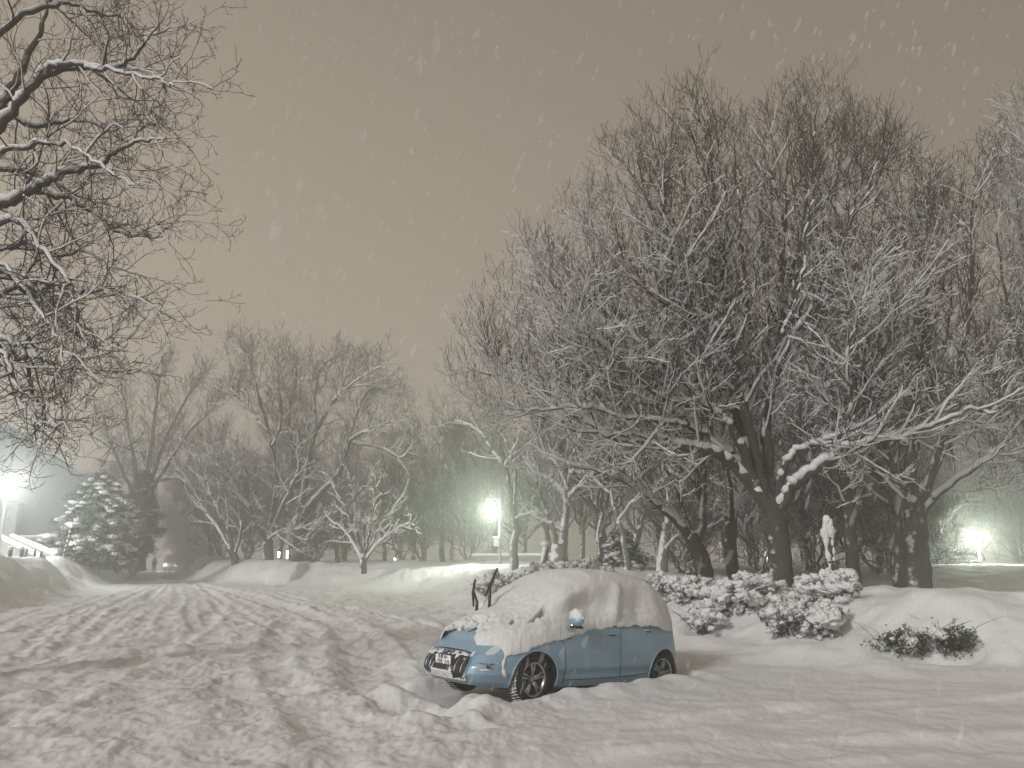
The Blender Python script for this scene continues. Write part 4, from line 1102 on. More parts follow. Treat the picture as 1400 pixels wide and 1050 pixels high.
        # headlamp, mostly buried under rime
        uu, vv = np.meshgrid(np.linspace(-1, 1, 30), np.linspace(-1, 1, 24))
        nrm = np.maximum((np.abs(uu) ** 3 + np.abs(vv) ** 3) ** (1 / 3) / np.maximum(np.maximum(np.abs(uu), np.abs(vv)), 1e-6), 1)
        uu, vv = uu / nrm, vv / nrm
        y = .63 + .05 * uu + .01 * vv; z = .645 + .055 * vv
        grid_obj(np.stack([front_x(y, z) + .004, y * sd, z], -1), 'headlight', M['frost'])
    rs = random.Random(9)
    for k in range(9):
        y = rs.uniform(.63, .74); z = rs.uniform(.42, .64)
        MB().blob((float(front_x(np.array(y), np.array(z))) + .004, y, z), .006 + .004 * rs.random(), 1, .2, k).build('ice_bead', M['chrome'], car)
    # snow frozen on the bumper corner
    pts = []
    for k in range(12):
        f = k / 11; x = 1.66 + .05 * math.sin(f * 3.1); z = .33 + .27 * f
        pts.append((x, float(side_y(np.array(x), np.array(z))) - .004, z))
    MB().tube(pts, [.004, .022, .03, .03, .026, .012, .022, .027, .022, .012, .016, .004], 8).build('snow_smear', M['carsnow'], car)
    # door seams, handles, side lamp
    for sd in (1, -1):
        def seam(pts, r_=.0045):
            q = np.array([v for v in smooth_line(pts, 8)]); y = (side_y(q[:, 0], q[:, 1]) + .0005) * sd
            return MB().tube(np.stack([q[:, 0], y, q[:, 1]], -1), r_, 5)
        s1 = seam([(.88, .86), (.80, .72), (.765, .5), (.77, .24)]); s1.build('door_seam', M['black'], car)
        seam([(-.28, .95), (-.27, .6), (-.29, .30)]).build('door_seam', M['black'], car)
        seam([(.77, .285), (.2, .285), (-.5, .30), (-.86, .325)]).build('sill_seam', M['black'], car)
        for hx, hz_ in ((-.12, .855), (-.88, .90)):
            y = float(side_y(np.array(hx), np.array(hz_)))
            h = MB().tube([(hx + .085, sd * (y + .004), hz_), (hx + .07, sd * (y + .03), hz_ + .003), (hx - .06, sd * (y + .032), hz_ + .006), (hx - .085, sd * (y + .004), hz_ + .004)], [.012, .015, .015, .012], 8)
            ho = h.build('door_handle', M['paint'], car)
            MB().blob((hx + .01, sd * (y + .002), hz_ - .012), (.075, .006, .022), 2, .05).build('handle_recess', M['black'], ho)
        y = float(side_y(np.array(.72), np.array(.80))); MB().box((.72, sd * (y + .002), .80), (.085, .01, .02), None, .004).build('side_indicator', M['black'], car)
        # mirror
        mi = MB().blob((.72, sd * 1.0, 1.035), (.075, .11, .085), 3, .06, 3)
        mo = mi.build('wing_mirror', M['paint'], car)
        MB().tube([(.72, sd * .80, .91), (.725, sd * .88, .945), (.725, sd * .96, .975)], [.035, .028, .03], 8).build('mirror_arm', M['chrome'], mo)
        MB().lathe([(0, 0), (.082, 0), (.09, -.012), (.082, -.03)], 24, 'z', (0, 0, 0)).build('mirror_edge', M['black'], mo).location = (.72, sd * 1.0, .962)
        MB().blob((.715, sd * 1.0, 1.085), (.085, .118, .095), 3, .14, 6, 1.6, -.45).build('mirror_snow', M['carsnow'], mo)
    # raised wipers
    for y0, hgt, k in ((-.28, .60, 1), (-.56, .44, -1)):
        b0 = np.array([1.17, y0, 1.06])
        mid = b0 + [.0, -.10 if k < 0 else .0, hgt * .62]; top_ = b0 + [-.02, -.10 if k < 0 else .12, hgt]
        a = MB().tube([b0 - [0, 0, .12], b0 + [0, 0, .03], b0 + [.02, .02 if k < 0 else .03, hgt * .3], mid], [.018, .024, .02, .015], 8).build('wiper', M['black'], car)
        MB().tube([b0 + [.0, -.08, .06] if k < 0 else mid + [.03, -.06, -.16], mid + [.01, 0, -.02], top_], [.013, .022, .013], 8).build('blade', M['black'], a)
    car.location = (CAR_M.x, CAR_M.y, -.175)
    car.rotation_euler = (0, -R(3.4), math.atan2(CAR_H.y, CAR_H.x))
M['frost'] = plain('frosted_lens', (.5, .53, .55), .5, .0, .25, 60, .3)
M['carsnow'] = snow_mat('car_snow', 70, .55, .01)
make_car()
M['leaf_snowy'] = bark_mat('snowy_needles', (.07, .075, .06), .62, 9)
# ------------------------------------------------------------------ evergreens and shrubs
def leaf_cards(n, cen, rad, size, seed, rsd):
    """n small leaf shaped faces scattered round centres"""
    rs = np.random.RandomState(seed)
    c = np.array(cen)[rs.randint(0, len(cen), n)] + rs.normal(0, 1, (n, 3)) * rad
    d = rs.normal(0, 1, (n, 3)); d /= np.linalg.norm(d, axis=1, keepdims=True)
    e = np.cross(d, rs.normal(0, 1, (n, 3))); e /= np.maximum(np.linalg.norm(e, axis=1, keepdims=True), 1e-6)
    s = size * rs.uniform(.6, 1.4, (n, 1))
    V = np.stack([c - d * s, c + e * s * .42, c + d * s, c - e * s * .42], 1).reshape(-1, 3)
    return V, np.arange(n * 4).reshape(n, 4)
def evergreen(name, label, seed, H, Rw, snowy=1.0, shape='round', group=None, low=.08, leaf='leaf', ps=1.0):
    r = random.Random(seed); o = thing(name, label, 'tree', (0, 0, 0), 0, group)
    tr = MB(); tr.tube([(0, 0, -.4), (0, 0, H * .4), (r.gauss(0, .1), r.gauss(0, .1), H * .95)], [H * .028, H * .02, H * .005], 8)
    cen, pads = [], MB()
    nb = int(20 + H * 9)
    for k in range(nb):
        f = (k + r.random()) / nb; z = H * (low + (.96 - low) * f)
        w = Rw * (math.sin(math.pi * min(1, .18 + .8 * f)) ** .8 if shape == 'round' else (1.02 - f)) * r.uniform(.65, 1.15)
        a = k * 2.4 + r.gauss(0, .3); L = max(.25, w)
        n = 6; pts = []
        for i in range(n + 1):
            t = i / n; pts.append((math.cos(a) * L * t, math.sin(a) * L * t, z + L * (.28 * t - .5 * t * t) + r.gauss(0, .02)))
        tr.tube(pts, np.linspace(.03, .008, n + 1) * (H / 5) ** .5, 5)
        for i in range(1, n + 1):
            p = pts[i]; cen.append((p[0], p[1], p[2] - .04)); cen.append((p[0] + r.gauss(0, .12), p[1] + r.gauss(0, .12), p[2] + r.gauss(0, .06)))
            if r.random() < .75 * snowy and i > 1:
                q = ps * r.uniform(.1, .24) * (.75 + .25 * L) * (H / 5) ** .4
                pads.blob((p[0] + r.gauss(0, .06), p[1] + r.gauss(0, .06), p[2] + q * .22), (q * r.uniform(.9, 1.5), q * r.uniform(.9, 1.5), q * .5), 2 if H < 8 else 1, .5, r.randint(0, 999), 2.2)
    tr.build('trunk', M['bark'], o)
    V, Q = leaf_cards(int(len(cen) * 30), cen, .13 * (H / 5) ** .5, .085 * (H / 5) ** .4, seed, r)
    obj('crown', np_mesh('crown', V, [Q], False), M[leaf], o)
    if pads.n: pads.build('snow', M['snow'], o)
    return o
def put(o, px, Y, z, rz=0, sc=None):
    p = at(px, 770, Y); o.location = (p.x, Y, z); o.rotation_euler = (0, 0, rz)
    if sc: o.scale = (sc, sc, sc)
    return o
put(evergreen('snowy_evergreen', 'bushy evergreen loaded with snow between the left lamp and the dark conifer', 1, 6.2, 2.5), 125, 50, .9)
put(evergreen('snowy_evergreen', 'low evergreen bush with snow pads above the right end of the car roof', 2, 2.6, 1.05), 850, 35, .3)
put(evergreen('snowy_evergreen', 'dim snowy evergreen between the thick trunk and the right lamp', 3, 3.0, 1.2, .5, 'round', None, .08, 'leaf_snowy'), 1292, 46, .0)
put(evergreen('dark_conifer', 'dark conifer with little snow standing just left of the walking person', 4, 8.2, 1.7, .12, 'round', None, .2), 184, 64, .6)
put(evergreen('dark_conifer', 'short dark evergreen at the foot of the dark conifer', 5, 4.2, 1.5, .25), 160, 62, .6)

SHP = dict(jit=[.12, .16, .2, .2, .2, .2], up=[.2, .4, .3, .2, .1, 0], n=[7, 9, 0, 0, 0], f0=[.2, .2, .1, .1, .1], ang=[50, 50, 50, 50, 45], lift=[.2, .15, .1, .1, .05],
           len=[.32, .16, .2, .1, .1], rad=[.02, .02, .02, .01, .01], rmin=.0028, max=2, tap=.4)
def shrub(label, seed, w, h, snowy=1.0, strays=4, group=None):
    r = random.Random(seed); T = Tree(seed, SHP)
    for k in range(16):
        a = k * 2.4 + r.random(); e = r.uniform(.25, 1)
        T.limb([(r.gauss(0, .1) * w, r.gauss(0, .1) * w, -.25), (math.cos(a) * w * (.22 if h > .3 else .1) * e, math.sin(a) * w * (.22 if h > .3 else .1) * e, h * .35), (math.cos(a) * w * .46 * e, math.sin(a) * w * .46 * e, h * (.97 - .42 * e * e))], .011, .004, jit=.02)
    cen = []
    for (lvl, N), L in T.B.items():
        for pts, rad in L:
            if lvl >= 1: cen += [pts[-1], pts[len(pts) // 2]]
    for k in range(strays):
        a = r.random() * 6.28; l = r.uniform(.5, 1.0)
        T.store(0, [(math.cos(a) * w * .3, math.sin(a) * w * .3, h * .5), (math.cos(a) * w * .4 + l * .3 * math.cos(a), math.sin(a) * w * .4 + l * .3 * math.sin(a), h * .6 + l * .35), (math.cos(a) * w * .4 + l * .75 * math.cos(a + .2), math.sin(a) * w * .4 + l * .75 * math.sin(a + .2), h * .6 + l * .55)], [.005, .004, .002])
    o = thing('snowy_shrub', label, 'shrub', (0, 0, 0), 0, group)
    obj('twigs', tubes_mesh('twigs', T.B, (0, 0, 0), lambda l: 5 if l == 0 else 4), M['twig'], o)
    V, Q = leaf_cards(int(1700 * w * (1 if h > .3 else 2.2)), [c for c in cen if c[2] > -.05] or cen, .035, .024, seed, r)
    obj('leaves', np_mesh('leaves', V, [Q], False), M['leaf'], o)
    sn = MB(); top = [c for c in cen if c[2] > h * .2]
    for k in range(int(150 * w * snowy)):
        c = r.choice(top); q = abs(r.gauss(.024, .016)) + .012
        q *= .75 + .6 * (c[2] / h)
        sn.blob((c[0] + r.gauss(0, .02), c[1] + r.gauss(0, .02), c[2] + q * .3), (q * r.uniform(.8, 1.6), q * r.uniform(.8, 1.6), q * r.uniform(.8, 1.2)), 2, .7, r.randint(0, 999), 2.0)
    for k in range(int(11 * snowy)):
        a = r.random() * 6.28; e = r.uniform(0, .75)
        sn.blob((math.cos(a) * w * .42 * e, math.sin(a) * w * .42 * e, h * (.95 - .4 * e * e)), (r.uniform(.1, .27), r.uniform(.1, .27), r.uniform(.07, .15)), 3, .6, r.randint(0, 999), 2.0)
    if sn.n: sn.build('snow', M['snow'], o)
    return o
def place_px(o, px, py, z, dz=0, rz=0):
    q = on_ground(px, py); o.location = (q.x, q.y, hz(q.x, q.y) + dz); o.rotation_euler = (0, 0, rz); return o
for k, (px, py, z, w, h, sn, st, lab) in enumerate([
        (690, 822, .45, 2.0, .85, .9, 4, 'wide snowy shrub poking out behind the raised wipers'),
        (740, 800, .7, 1.3, .6, 1.0, 1, 'low snowy shrub around the foot of the dark wrapped post'),
        (905, 822, .6, 1.0, .6, 1.1, 2, 'snow lumped shrub touching the rear corner of the car roof'),
        (940, 820, .6, 1.1, .55, 1.1, 2, 'snow lumped shrub at the foot of the leaning dark tree'),
        (962, 862, .42, .85, .5, .9, 5, 'small dark based shrub nearest to the car rear'),
        (1003, 838, .6, 1.3, .7, 1.2, 3, 'rounded snowy shrub left of the biggest tree trunk, between car and trunk'),
        (1078, 866, .42, 1.0, .62, .7, 7, 'twiggy shrub with bare stems below the biggest tree trunk'),
        (1128, 868, .42, .85, .62, 1.2, 3, 'snow heaped shrub right of the twiggy one, below the capped post'),
        (1152, 820, .75, .8, .5, 1.1, 3, 'little snowy shrub at the right foot of the capped post'),
        (1108, 822, .75, .7, .5, 1.1, 2, 'little snowy shrub at the left foot of the capped post'),
        (800, 790, .8, 1.6, .5, 1.0, 2, 'thin strip of snowy shrub showing just above the car roof'),
        (1030, 815, .8, 1.0, .5, 1.1, 2, 'snowy shrub against the left side of the biggest tree trunk')]):
    place_px(shrub(lab, 70 + k, w * 1.1, h, sn, st), px, py, z, -.2, k * 1.3)
place_px(shrub('half buried dark shrub, the left of two hollows in the right snowbank', 90, .85, .2, .16, 6), 1238, 892, .25, -.08, 2.0)
place_px(shrub('half buried dark shrub filling the right hollow in the right snowbank', 91, .7, .2, .08, 4), 1306, 890, .25, -.08, .4)

# ------------------------------------------------------------------ lamps
def lit(name, col, e):
    t = NT(name); em = t.n('ShaderNodeEmission', Strength=e); em.inputs[0].default_value = c4(col); t.l(em.outputs[0], t.out.inputs[0]); return t.m
M['lamp_cool'] = lit('lamp_glow_cool', (.86, 1, .95), 30)
M['lamp_green'] = lit('lamp_glow_green', (.85, 1, .8), 30)
M['lamp_warm'] = lit('lamp_glow_warm', (1, .98, .9), 14)
M['pole'] = plain('painted_pole', (.3, .31, .31), .5, .3)
def point_light(parent, loc, col, watts, rad=.16):
    l = bpy.data.lights.new('bulb', 'POINT'); l.energy = watts; l.color = col; l.shadow_soft_size = rad
    o = bpy.data.objects.new('bulb', l); C.objects.link(o); o.parent = parent; o.location = loc
def street_lamp(label, px, py, Y, arm, mat, col, watts, zg=None, r=.17):
    p = at(px, py, Y); x = p.x + arm; zg = hz(x, Y) - .2 if zg is None else zg
    o = thing('street_lamp', label, 'street lamp', (x, Y, zg)); h = p.z - zg
    pl = MB(); pl.lathe([(0.0, 0), (.11, 0), (.11, .5), (.07, .6), (.055, h - .1), (.05, h + .22), (0, h + .23)], 12)
    pl.build('pole', M['pole'], o)
    if abs(arm) > .05:
        MB().tube([(0, 0, h + .1), (-arm * .4, 0, h + .25), (-arm, 0, h + .22)], [.035, .03, .03], 8).build('arm', M['pole'], o)
    hd = MB(); hd.lathe([(0, r * 1.2), (r * 1.1, r * .95), (r * 1.25, r * .8), (r * 1.15, r * .75)], 20, 'z', (-arm, 0, h)); he = hd.build('lamp_head', M['pole'], o)
    MB().blob((-arm, 0, h + r * .15), r, 2, 0).build('lamp_globe', M[mat], he)
    MB().blob((-arm, 0, h + r * 1.25), (r * 1.2, r * 1.2, r * .5), 2, .2, 3).build('snow_cap', M['snow'], he)
    # the bulb shines from just below the globe
    point_light(o, (-arm, 0, h - r * 1.3), col, watts, r)
    return o
street_lamp('tall street lamp glowing white at the left edge in front of the dark roof', 12, 655, 42, 0, 'lamp_cool', (.93, 1, .97), 3800, None, .2)
ml = street_lamp('street lamp with greenish glow and a small sign on its pole', 672, 690, 44, .48, 'lamp_green', (.85, 1, .8), 1800, None, .2)
hml = at(684, 742, 44).z - ml.location.z
MB().box((-.2, -.08, hml), (.3, .02, .42), None, .01).build('sign_board', M['white'], ml, False)
MB().blob((-.2, -.06, hml + .26), (.2, .07, .07), 2, .2).build('snow_cap', M['snow'], ml)
street_lamp('street lamp glowing at the far right beyond the snowbank', 1335, 730, 46, 0, 'lamp_green', (.88, 1, .84), 3400, None, .21)
def lantern(label, px, py, Y, hh_, w, mat, watts, name='lantern_post'):
    p = at(px, py, Y); zg = min(hz(p.x, Y), p.z - .5) - .1; o = thing(name, label, 'lantern', (p.x, Y, zg)); h = p.z - zg
    MB().tube([(0, 0, 0), (0, 0, h - hh_ / 2)], [.05, .045], 8).build('pole', M['pole'], o)
    MB().box((0, 0, h), (w, w, hh_), None, w * .2).build('lamp_shade', M[mat], o, False)
    MB().lathe([(0, hh_ * .75), (w * .4, hh_ * .62), (w * .75, hh_ * .5), (w * .7, hh_ * .46)], 12, 'z', (0, 0, h)).build('lamp_cap', M['dark_metal'], o)
    if watts: point_light(o, (0, -w * .9, h), (1, .98, .9), watts, w * .5)
lantern('bright lantern half hidden behind the left side of the biggest trunk', 1048, 754, 42, .5, .26, 'lamp_warm', 70)
lantern('small white post light just left of the leaning dark trunk', 952, 762, 40, .16, .14, 'lamp_warm', 25)
lantern('tiny light shining just right of the middle lamp pole', 699, 757, 50, .14, .14, 'lamp_warm', 10)
lantern('left one of two narrow white lights left of the tallest middle trunk', 381, 758, 66, .5, .16, 'lamp_warm', 0)
lantern('right one of two narrow white lights left of the tallest middle trunk', 393, 758, 66, .65, .16, 'lamp_warm', 0)
lantern('faint tiny light low in the wood right of the small bushy tree', 540, 764, 66, .2, .16, 'lamp_warm', 0)
lantern('dim light blob low between the two trunks left of the bright lantern', 1021, 773, 44, .35, .22, 'lamp_warm', 0)

# ------------------------------------------------------------------ wall and posts in the park
M['concrete'] = plain('grey_concrete', (.2, .2, .19), .85, 0, .25, 5, .2)
M['wood'] = plain('dark_wet_wood', (.05, .042, .034), .8, 0, .4, 14, .4)
M['wrap'] = bark_mat('straw_wrap', (.07, .06, .045), .45, 5)
def long_wall(label, p0, p1, z0, z1, t=.25):
    a = Vector((p0[0], p0[1], 0)); b = Vector((p1[0], p1[1], 0)); L = (b - a).length; ang = math.atan2((b - a).y, (b - a).x)
    o = thing('boundary_wall', label, 'wall', (a.x, a.y, z0), ang); o['kind'] = 'thing'
    MB().box((L / 2, 0, (z1 - z0) / 2), (L, t, z1 - z0)).build('wall', M['concrete'], o, False)
    n = 90; x = np.linspace(0, L, n); h = .09 + .03 * fbm(x * 1.3, x * 0 + 4, 3)
    MB().tube(np.stack([x, x * 0, z1 - z0 + h * .3], -1), .14 + .03 * fbm(x * 1.1, x * 0 + 2, 3), 8).build('snow_cap', M['snow'], o)
a = at(640, 770, 56); b2 = at(775, 770, 54)
long_wall('long low grey wall with a snow cap beyond the middle lamp', (a.x, 56), (b2.x, 54), 0.4, 1.82)
a = at(890, 770, 47); b2 = at(958, 770, 46)
long_wall('short stretch of snow capped wall left of the leaning dark trunk', (a.x, 47), (b2.x, 46), 0, 1.8)
# snow capped post standing among the shrubs
def capped_post():
    p = at(1139, 815, 17.6); zg = hz(p.x, 17.6) - .1; top = at(1138, 722, 17.6).z - zg
    o = thing('wooden_post', 'tall dark wooden post with snow plastered on its left side and a white cap', 'post', (p.x, 17.6, zg))
    MB().box((0.03, 0, top / 2), (.10, .10, top), None, .012).build('post', M['wood'], o, False)
    MB().box((.06, -.06, .62), (.26, .05, .05), None, .01).build('rail', M['wood'], o, False)
    MB().tube([(.19, -.06, .62), (.2, -.08, .4), (.16, -.08, .2), (.17, -.08, .0)], .018, 6).build('hose', M['chrome'], o)
    MB().box((.12, -.02, .45), (.09, .09, .3), None, .015).build('tap_box', M['wood'], o, False)
    s = MB(); V, T_ = ICO[3]
    s.blob((.02, -.01, top + .07), (.11, .1, .2), 3, .35, 2); s.blob((-.07, -.02, top - .12), (.09, .09, .17), 3, .35, 5)
    s.blob((.06, -.03, top - .06), (.09, .08, .16), 3, .25, 8)
    pts, rad = [], []
    rr = random.Random(3)
    for i in range(24):
        f = i / 23; z = top - .22 - f * (top - .3); pts.append((-.045 - .02 * math.sin(f * 9) - .2 * max(0, f - .72), -.03 + rr.gauss(0, .008), z)); rad.append(.05 + .022 * math.sin(f * 17 + 1) + .12 * max(0, f - .7) - (.03 if .42 < f < .47 else 0))
    s.tube(pts, rad, 10)
    for k in range(9): s.blob((-.12 + .11 * (k % 4) + rr.gauss(0, .04), -.1 + rr.gauss(0, .07), .12 + .22 * rr.random()), (rr.uniform(.08, .15), rr.uniform(.08, .15), rr.uniform(.08, .18)), 3, .45, k + 20)
    for k in range(6): s.blob((.07 + rr.gauss(0, .012), -.055, .7 + k * .16 + rr.gauss(0, .05)), (.03, .02, rr.uniform(.04, .09)), 2, .4, k + 50)
    s.build('snow', M['snow'], o)
capped_post()
def wrapped_post(label, px, pt, pb, Y, r, mat='wrap', lean=0, cap=True, name='short_post'):
    a = at(px, pb, Y); zg = min(hz(a.x, Y), a.z) - .15; top = at(px, pt, Y).z - zg
    o = thing(name, label, 'post', (a.x, Y, zg))
    MB().tube([(0, 0, 0), (lean * .5, 0, top * .5), (lean, 0, top)], [r, r * 1.05, r * .9], 10).build('post', M[mat], o)
    if cap: MB().blob((lean - r * .2, -r * .3, top + r * .2), (r * 1.25, r * 1.2, r * 1.0), 2, .3, int(px)).build('snow_cap', M['snow'], o)
wrapped_post('dark straw wrapped post behind the wide snowy shrub', 742, 745, 780, 29, .13, 'wrap', .12)
for k, (px, pt, pb, r, lab) in enumerate([(12, 750, 768, .1, 'stout dark post in the left snowbank, nearest the left edge'), (28, 750, 768, .1, 'stout dark post in the left snowbank, left one of the close pair'),
                                        (34, 751, 768, .06, 'thin dark post in the left snowbank, right one of the close pair'), (46, 753, 764, .06, 'short post on the left snowbank, between the close pair and the last small one'), (55, 755, 762, .06, 'smallest dark post on top of the left snowbank')]):
    wrapped_post(lab, px, pt, pb, 40, r, 'wood', .03)
wrapped_post('snow covered stake at the right slope of the left snowbank', 126, 756, 778, 62, .09, 'bark_pale' if 'bark_pale' in M else 'wood', .06)
def striped_pole():
    a = at(86, 760, 44); b_ = at(97, 722, 44); o = thing('marker_pole', 'leaning striped marker pole on the left snowbank', 'pole', (a.x, 44, a.z - .3))
    n = 12; L = b_ - a
    for k in range(n):
        p, q = L * (k / n), L * ((k + 1) / n)
        MB().tube([(p.x, p.y, p.z + .3), (q.x, q.y, q.z + .3)], .035, 8).build('stripe', M['stripe'] if k % 2 else M['white'], o)
    MB().tube([(-L.x * .2, 0, .3 - L.z * .2), (0, 0, .3)], .03, 8).build('pole', M['white'], o)
    MB().blob((L.x, 0, L.z + .33), .05, 2, .2).build('snow_cap', M['snow'], o)
M['stripe'] = plain('red_stripe', (.12, .02, .015), .5)
striped_pole()

# ------------------------------------------------------------------ building at the left edge
M['roof'] = plain('dark_roof', (.12, .13, .135), .6, 0, .2, 1.5)
M['wallp'] = plain('pale_wall', (.3, .3, .29), .8, 0, .15, 1)
def building():
    Y = 54
    A = at(-260, 402, Y); B_ = at(118, 655, Y); G = .6
    o = thing('large_building', 'large building with a dark sloping roof line behind the left lamp', 'building', (B_.x, Y, G))
    ax, az, bz = A.x - B_.x, A.z - G, B_.z - G
    D = 22
    m = MB()    # gable wall with depth
    V = [(ax, 0, 0), (0, 0, 0), (0, 0, bz), (ax, 0, az), (ax - .52 * D, .85 * D, 0), (-.52 * D, .85 * D, 0), (-.52 * D, .85 * D, bz), (ax - .52 * D, .85 * D, az)]
    m.add(V, [[0, 1, 2, 3], [5, 4, 7, 6], [1, 5, 6, 2], [4, 0, 3, 7]]); m.build('wall', M['roof'], o, False)
    d = np.array([-bz + az, 0, -ax]); d = np.array([(az - bz), 0, -ax]); d = d / np.linalg.norm(d) * .35
    rf = MB(); e = np.array([-ax, 0, bz - az]); e = e / np.linalg.norm(e) * .8
    a0, b0 = np.array([ax, -.9, az]), np.array([0, -.9, bz]) + e; a1, b1 = np.array([ax - .52 * D, .85 * D, az]), np.array([-.52 * D, .85 * D, bz]) + e
    rf.add([a0, b0, b0 + d, a0 + d, a1, b1, b1 + d, a1 + d], [[0, 1, 2, 3], [5, 4, 7, 6], [1, 5, 6, 2], [4, 0, 3, 7], [3, 2, 6, 7], [0, 4, 5, 1]]); rf.build('roof', M['roof'], o, False)
    sx = MB(); sx.add([a0 + d * 1.02 + [0, .15, 0], b0 + d * 1.02 + [0, .15, 0], b0 + d * 1.7 + [0, .25, 0], a0 + d * 1.7 + [0, .25, 0], a1 + d * 1.02, b1 + d * 1.02, b1 + d * 1.7, a1 + d * 1.7], [[0, 1, 2, 3], [5, 4, 7, 6], [1, 5, 6, 2], [4, 0, 3, 7], [3, 2, 6, 7]]); 
    p = at(14, 745, Y - .4); q = at(5, 745, Y - .4); q2 = at(21, 745, Y - .4); pt = at(10, 688, Y - .4)
    MB().box(((q.x + q2.x) / 2 - B_.x, -.35, (pt.z - G) / 2), (q2.x - q.x, .6, pt.z - G), None, .03).build('pilaster', M['wallp'], o, False)
    c0 = at(40, 738, Y - 2); c1 = at(98, 742, Y - 2)
    MB().box(((c0.x + c1.x) / 2 - B_.x, -1.6, c0.z - G), (c1.x - c0.x, 3.0, .2), None, .02).build('canopy', M['concrete'], o, False)
    MB().box(((c0.x + c1.x) / 2 - B_.x, -1.6, c0.z - G + .19), (c1.x - c0.x + .1, 3.1, .17), None, .07).build('canopy_snow', M['snow'], o, False)
building()
def stair_wall(label, pa, pb, Y, w):
    a = at(*pa, Y); b_ = at(*pb, Y - 3); o = thing('stair_wall', label, 'stair wall', (b_.x, b_.y, b_.z - 1.0)); o['kind'] = 'thing'
    a = a - o.location; b_ = b_ - o.location
    V = []
    for t_ in (0, 1):
        for p in (a, b_): V += [(p.x, p.y + t_ * w, -1.0), (p.x, p.y + t_ * w, p.z)]
    MB().add(V, [[0, 2, 3, 1], [4, 5, 7, 6], [1, 3, 7, 5], [0, 1, 5, 4], [2, 6, 7, 3]]).build('wall', M['concrete'], o, False)
    n = 30; f = np.linspace(0, 1, n)[:, None]; P = np.array(a) * (1 - f) + np.array(b_) * f + [0, w / 2, .06]
    MB().tube(P, .17 + .02 * fbm(f[:, 0] * 6, f[:, 0], 2), 10).build('snow_cap', M['snow'], o)
stair_wall('sloping stair side wall topped with thick snow, the one nearer the left edge', (-30, 722), (56, 764), 45, .3)
stair_wall('sloping stair side wall topped with snow, the farther of the two', (14, 734), (76, 760), 46.5, .3)

# ------------------------------------------------------------------ person, van, steam
M['coat'] = plain('dark_coat', (.025, .025, .028), .9, 0, .3, 8)
M['trousers'] = plain('dark_trousers', (.03, .03, .034), .9)
def person():
    Y = 86; p = at(210, 782, Y); zg = hz(p.x, Y)
    o = thing('person', 'person in a dark hooded coat walking away down the snowy lane', 'person', (p.x, Y, zg - .04))
    J = {'pel': (0, 0, .92, .15), 'wai': (0, .0, 1.1, .155), 'che': (0, -.01, 1.32, .185), 'nec': (0, 0, 1.47, .085), 'hea': (0, .02, 1.58, .105), 'top': (0, .02, 1.70, .085),
         'shl': (-.19, 0, 1.40, .085), 'ell': (-.27, -.05, 1.15, .062), 'hal': (-.17, .1, .98, .05), 'shr': (.19, 0, 1.40, .085), 'elr': (.27, -.05, 1.15, .062), 'har': (.17, .1, .98, .05),
         'hil': (-.1, 0, .84, .11), 'knl': (-.11, .06, .48, .075), 'anl': (-.11, -.06, .1, .055), 'fol': (-.12, .1, .05, .05), 'hir': (.1, 0, .84, .11), 'knr': (.11, .02, .48, .075), 'anr': (.12, .08, .1, .055), 'for': (.13, .22, .05, .05)}
    E_ = [('pel', 'wai'), ('wai', 'che'), ('che', 'nec'), ('nec', 'hea'), ('hea', 'top'), ('che', 'shl'), ('shl', 'ell'), ('ell', 'hal'), ('che', 'shr'), ('shr', 'elr'), ('elr', 'har'), ('pel', 'hil'), ('hil', 'knl'), ('knl', 'anl'), ('anl', 'fol'), ('pel', 'hir'), ('hir', 'knr'), ('knr', 'anr'), ('anr', 'for')]
    ks = list(J); me = bpy.data.meshes.new('body'); me.from_pydata([J[k][:3] for k in ks], [(ks.index(a), ks.index(b)) for a, b in E_], [])
    b_ = obj('body', me, M['coat'], o)
    b_.modifiers.new('skin', 'SKIN'); sv = me.skin_vertices[0].data if me.skin_vertices else None
    if sv is None:
        me.skin_vertices.new() if hasattr(me.skin_vertices, 'new') else None
        sv = me.skin_vertices[0].data
    for i, k in enumerate(ks): sv[i].radius = (J[k][3], J[k][3]); sv[i].use_root = (k == 'pel')
    su = b_.modifiers.new('sub', 'SUBSURF'); su.levels = 2; su.render_levels = 2
    # coat hem over the hips
    MB().lathe([(.21, .74), (.22, .8), (.2, 1.0), (.17, 1.1), (.0, 1.12)], 20).build('coat', M['coat'], o)
    MB().blob((0, -.01, 1.6), (.13, .14, .15), 3, .06, 3).build('hood', M['coat'], o)
    MB().blob((0, -.02, 1.4), (.2, .14, .04), 2, .2, 3).build('snow', M['snow'], o)
person()
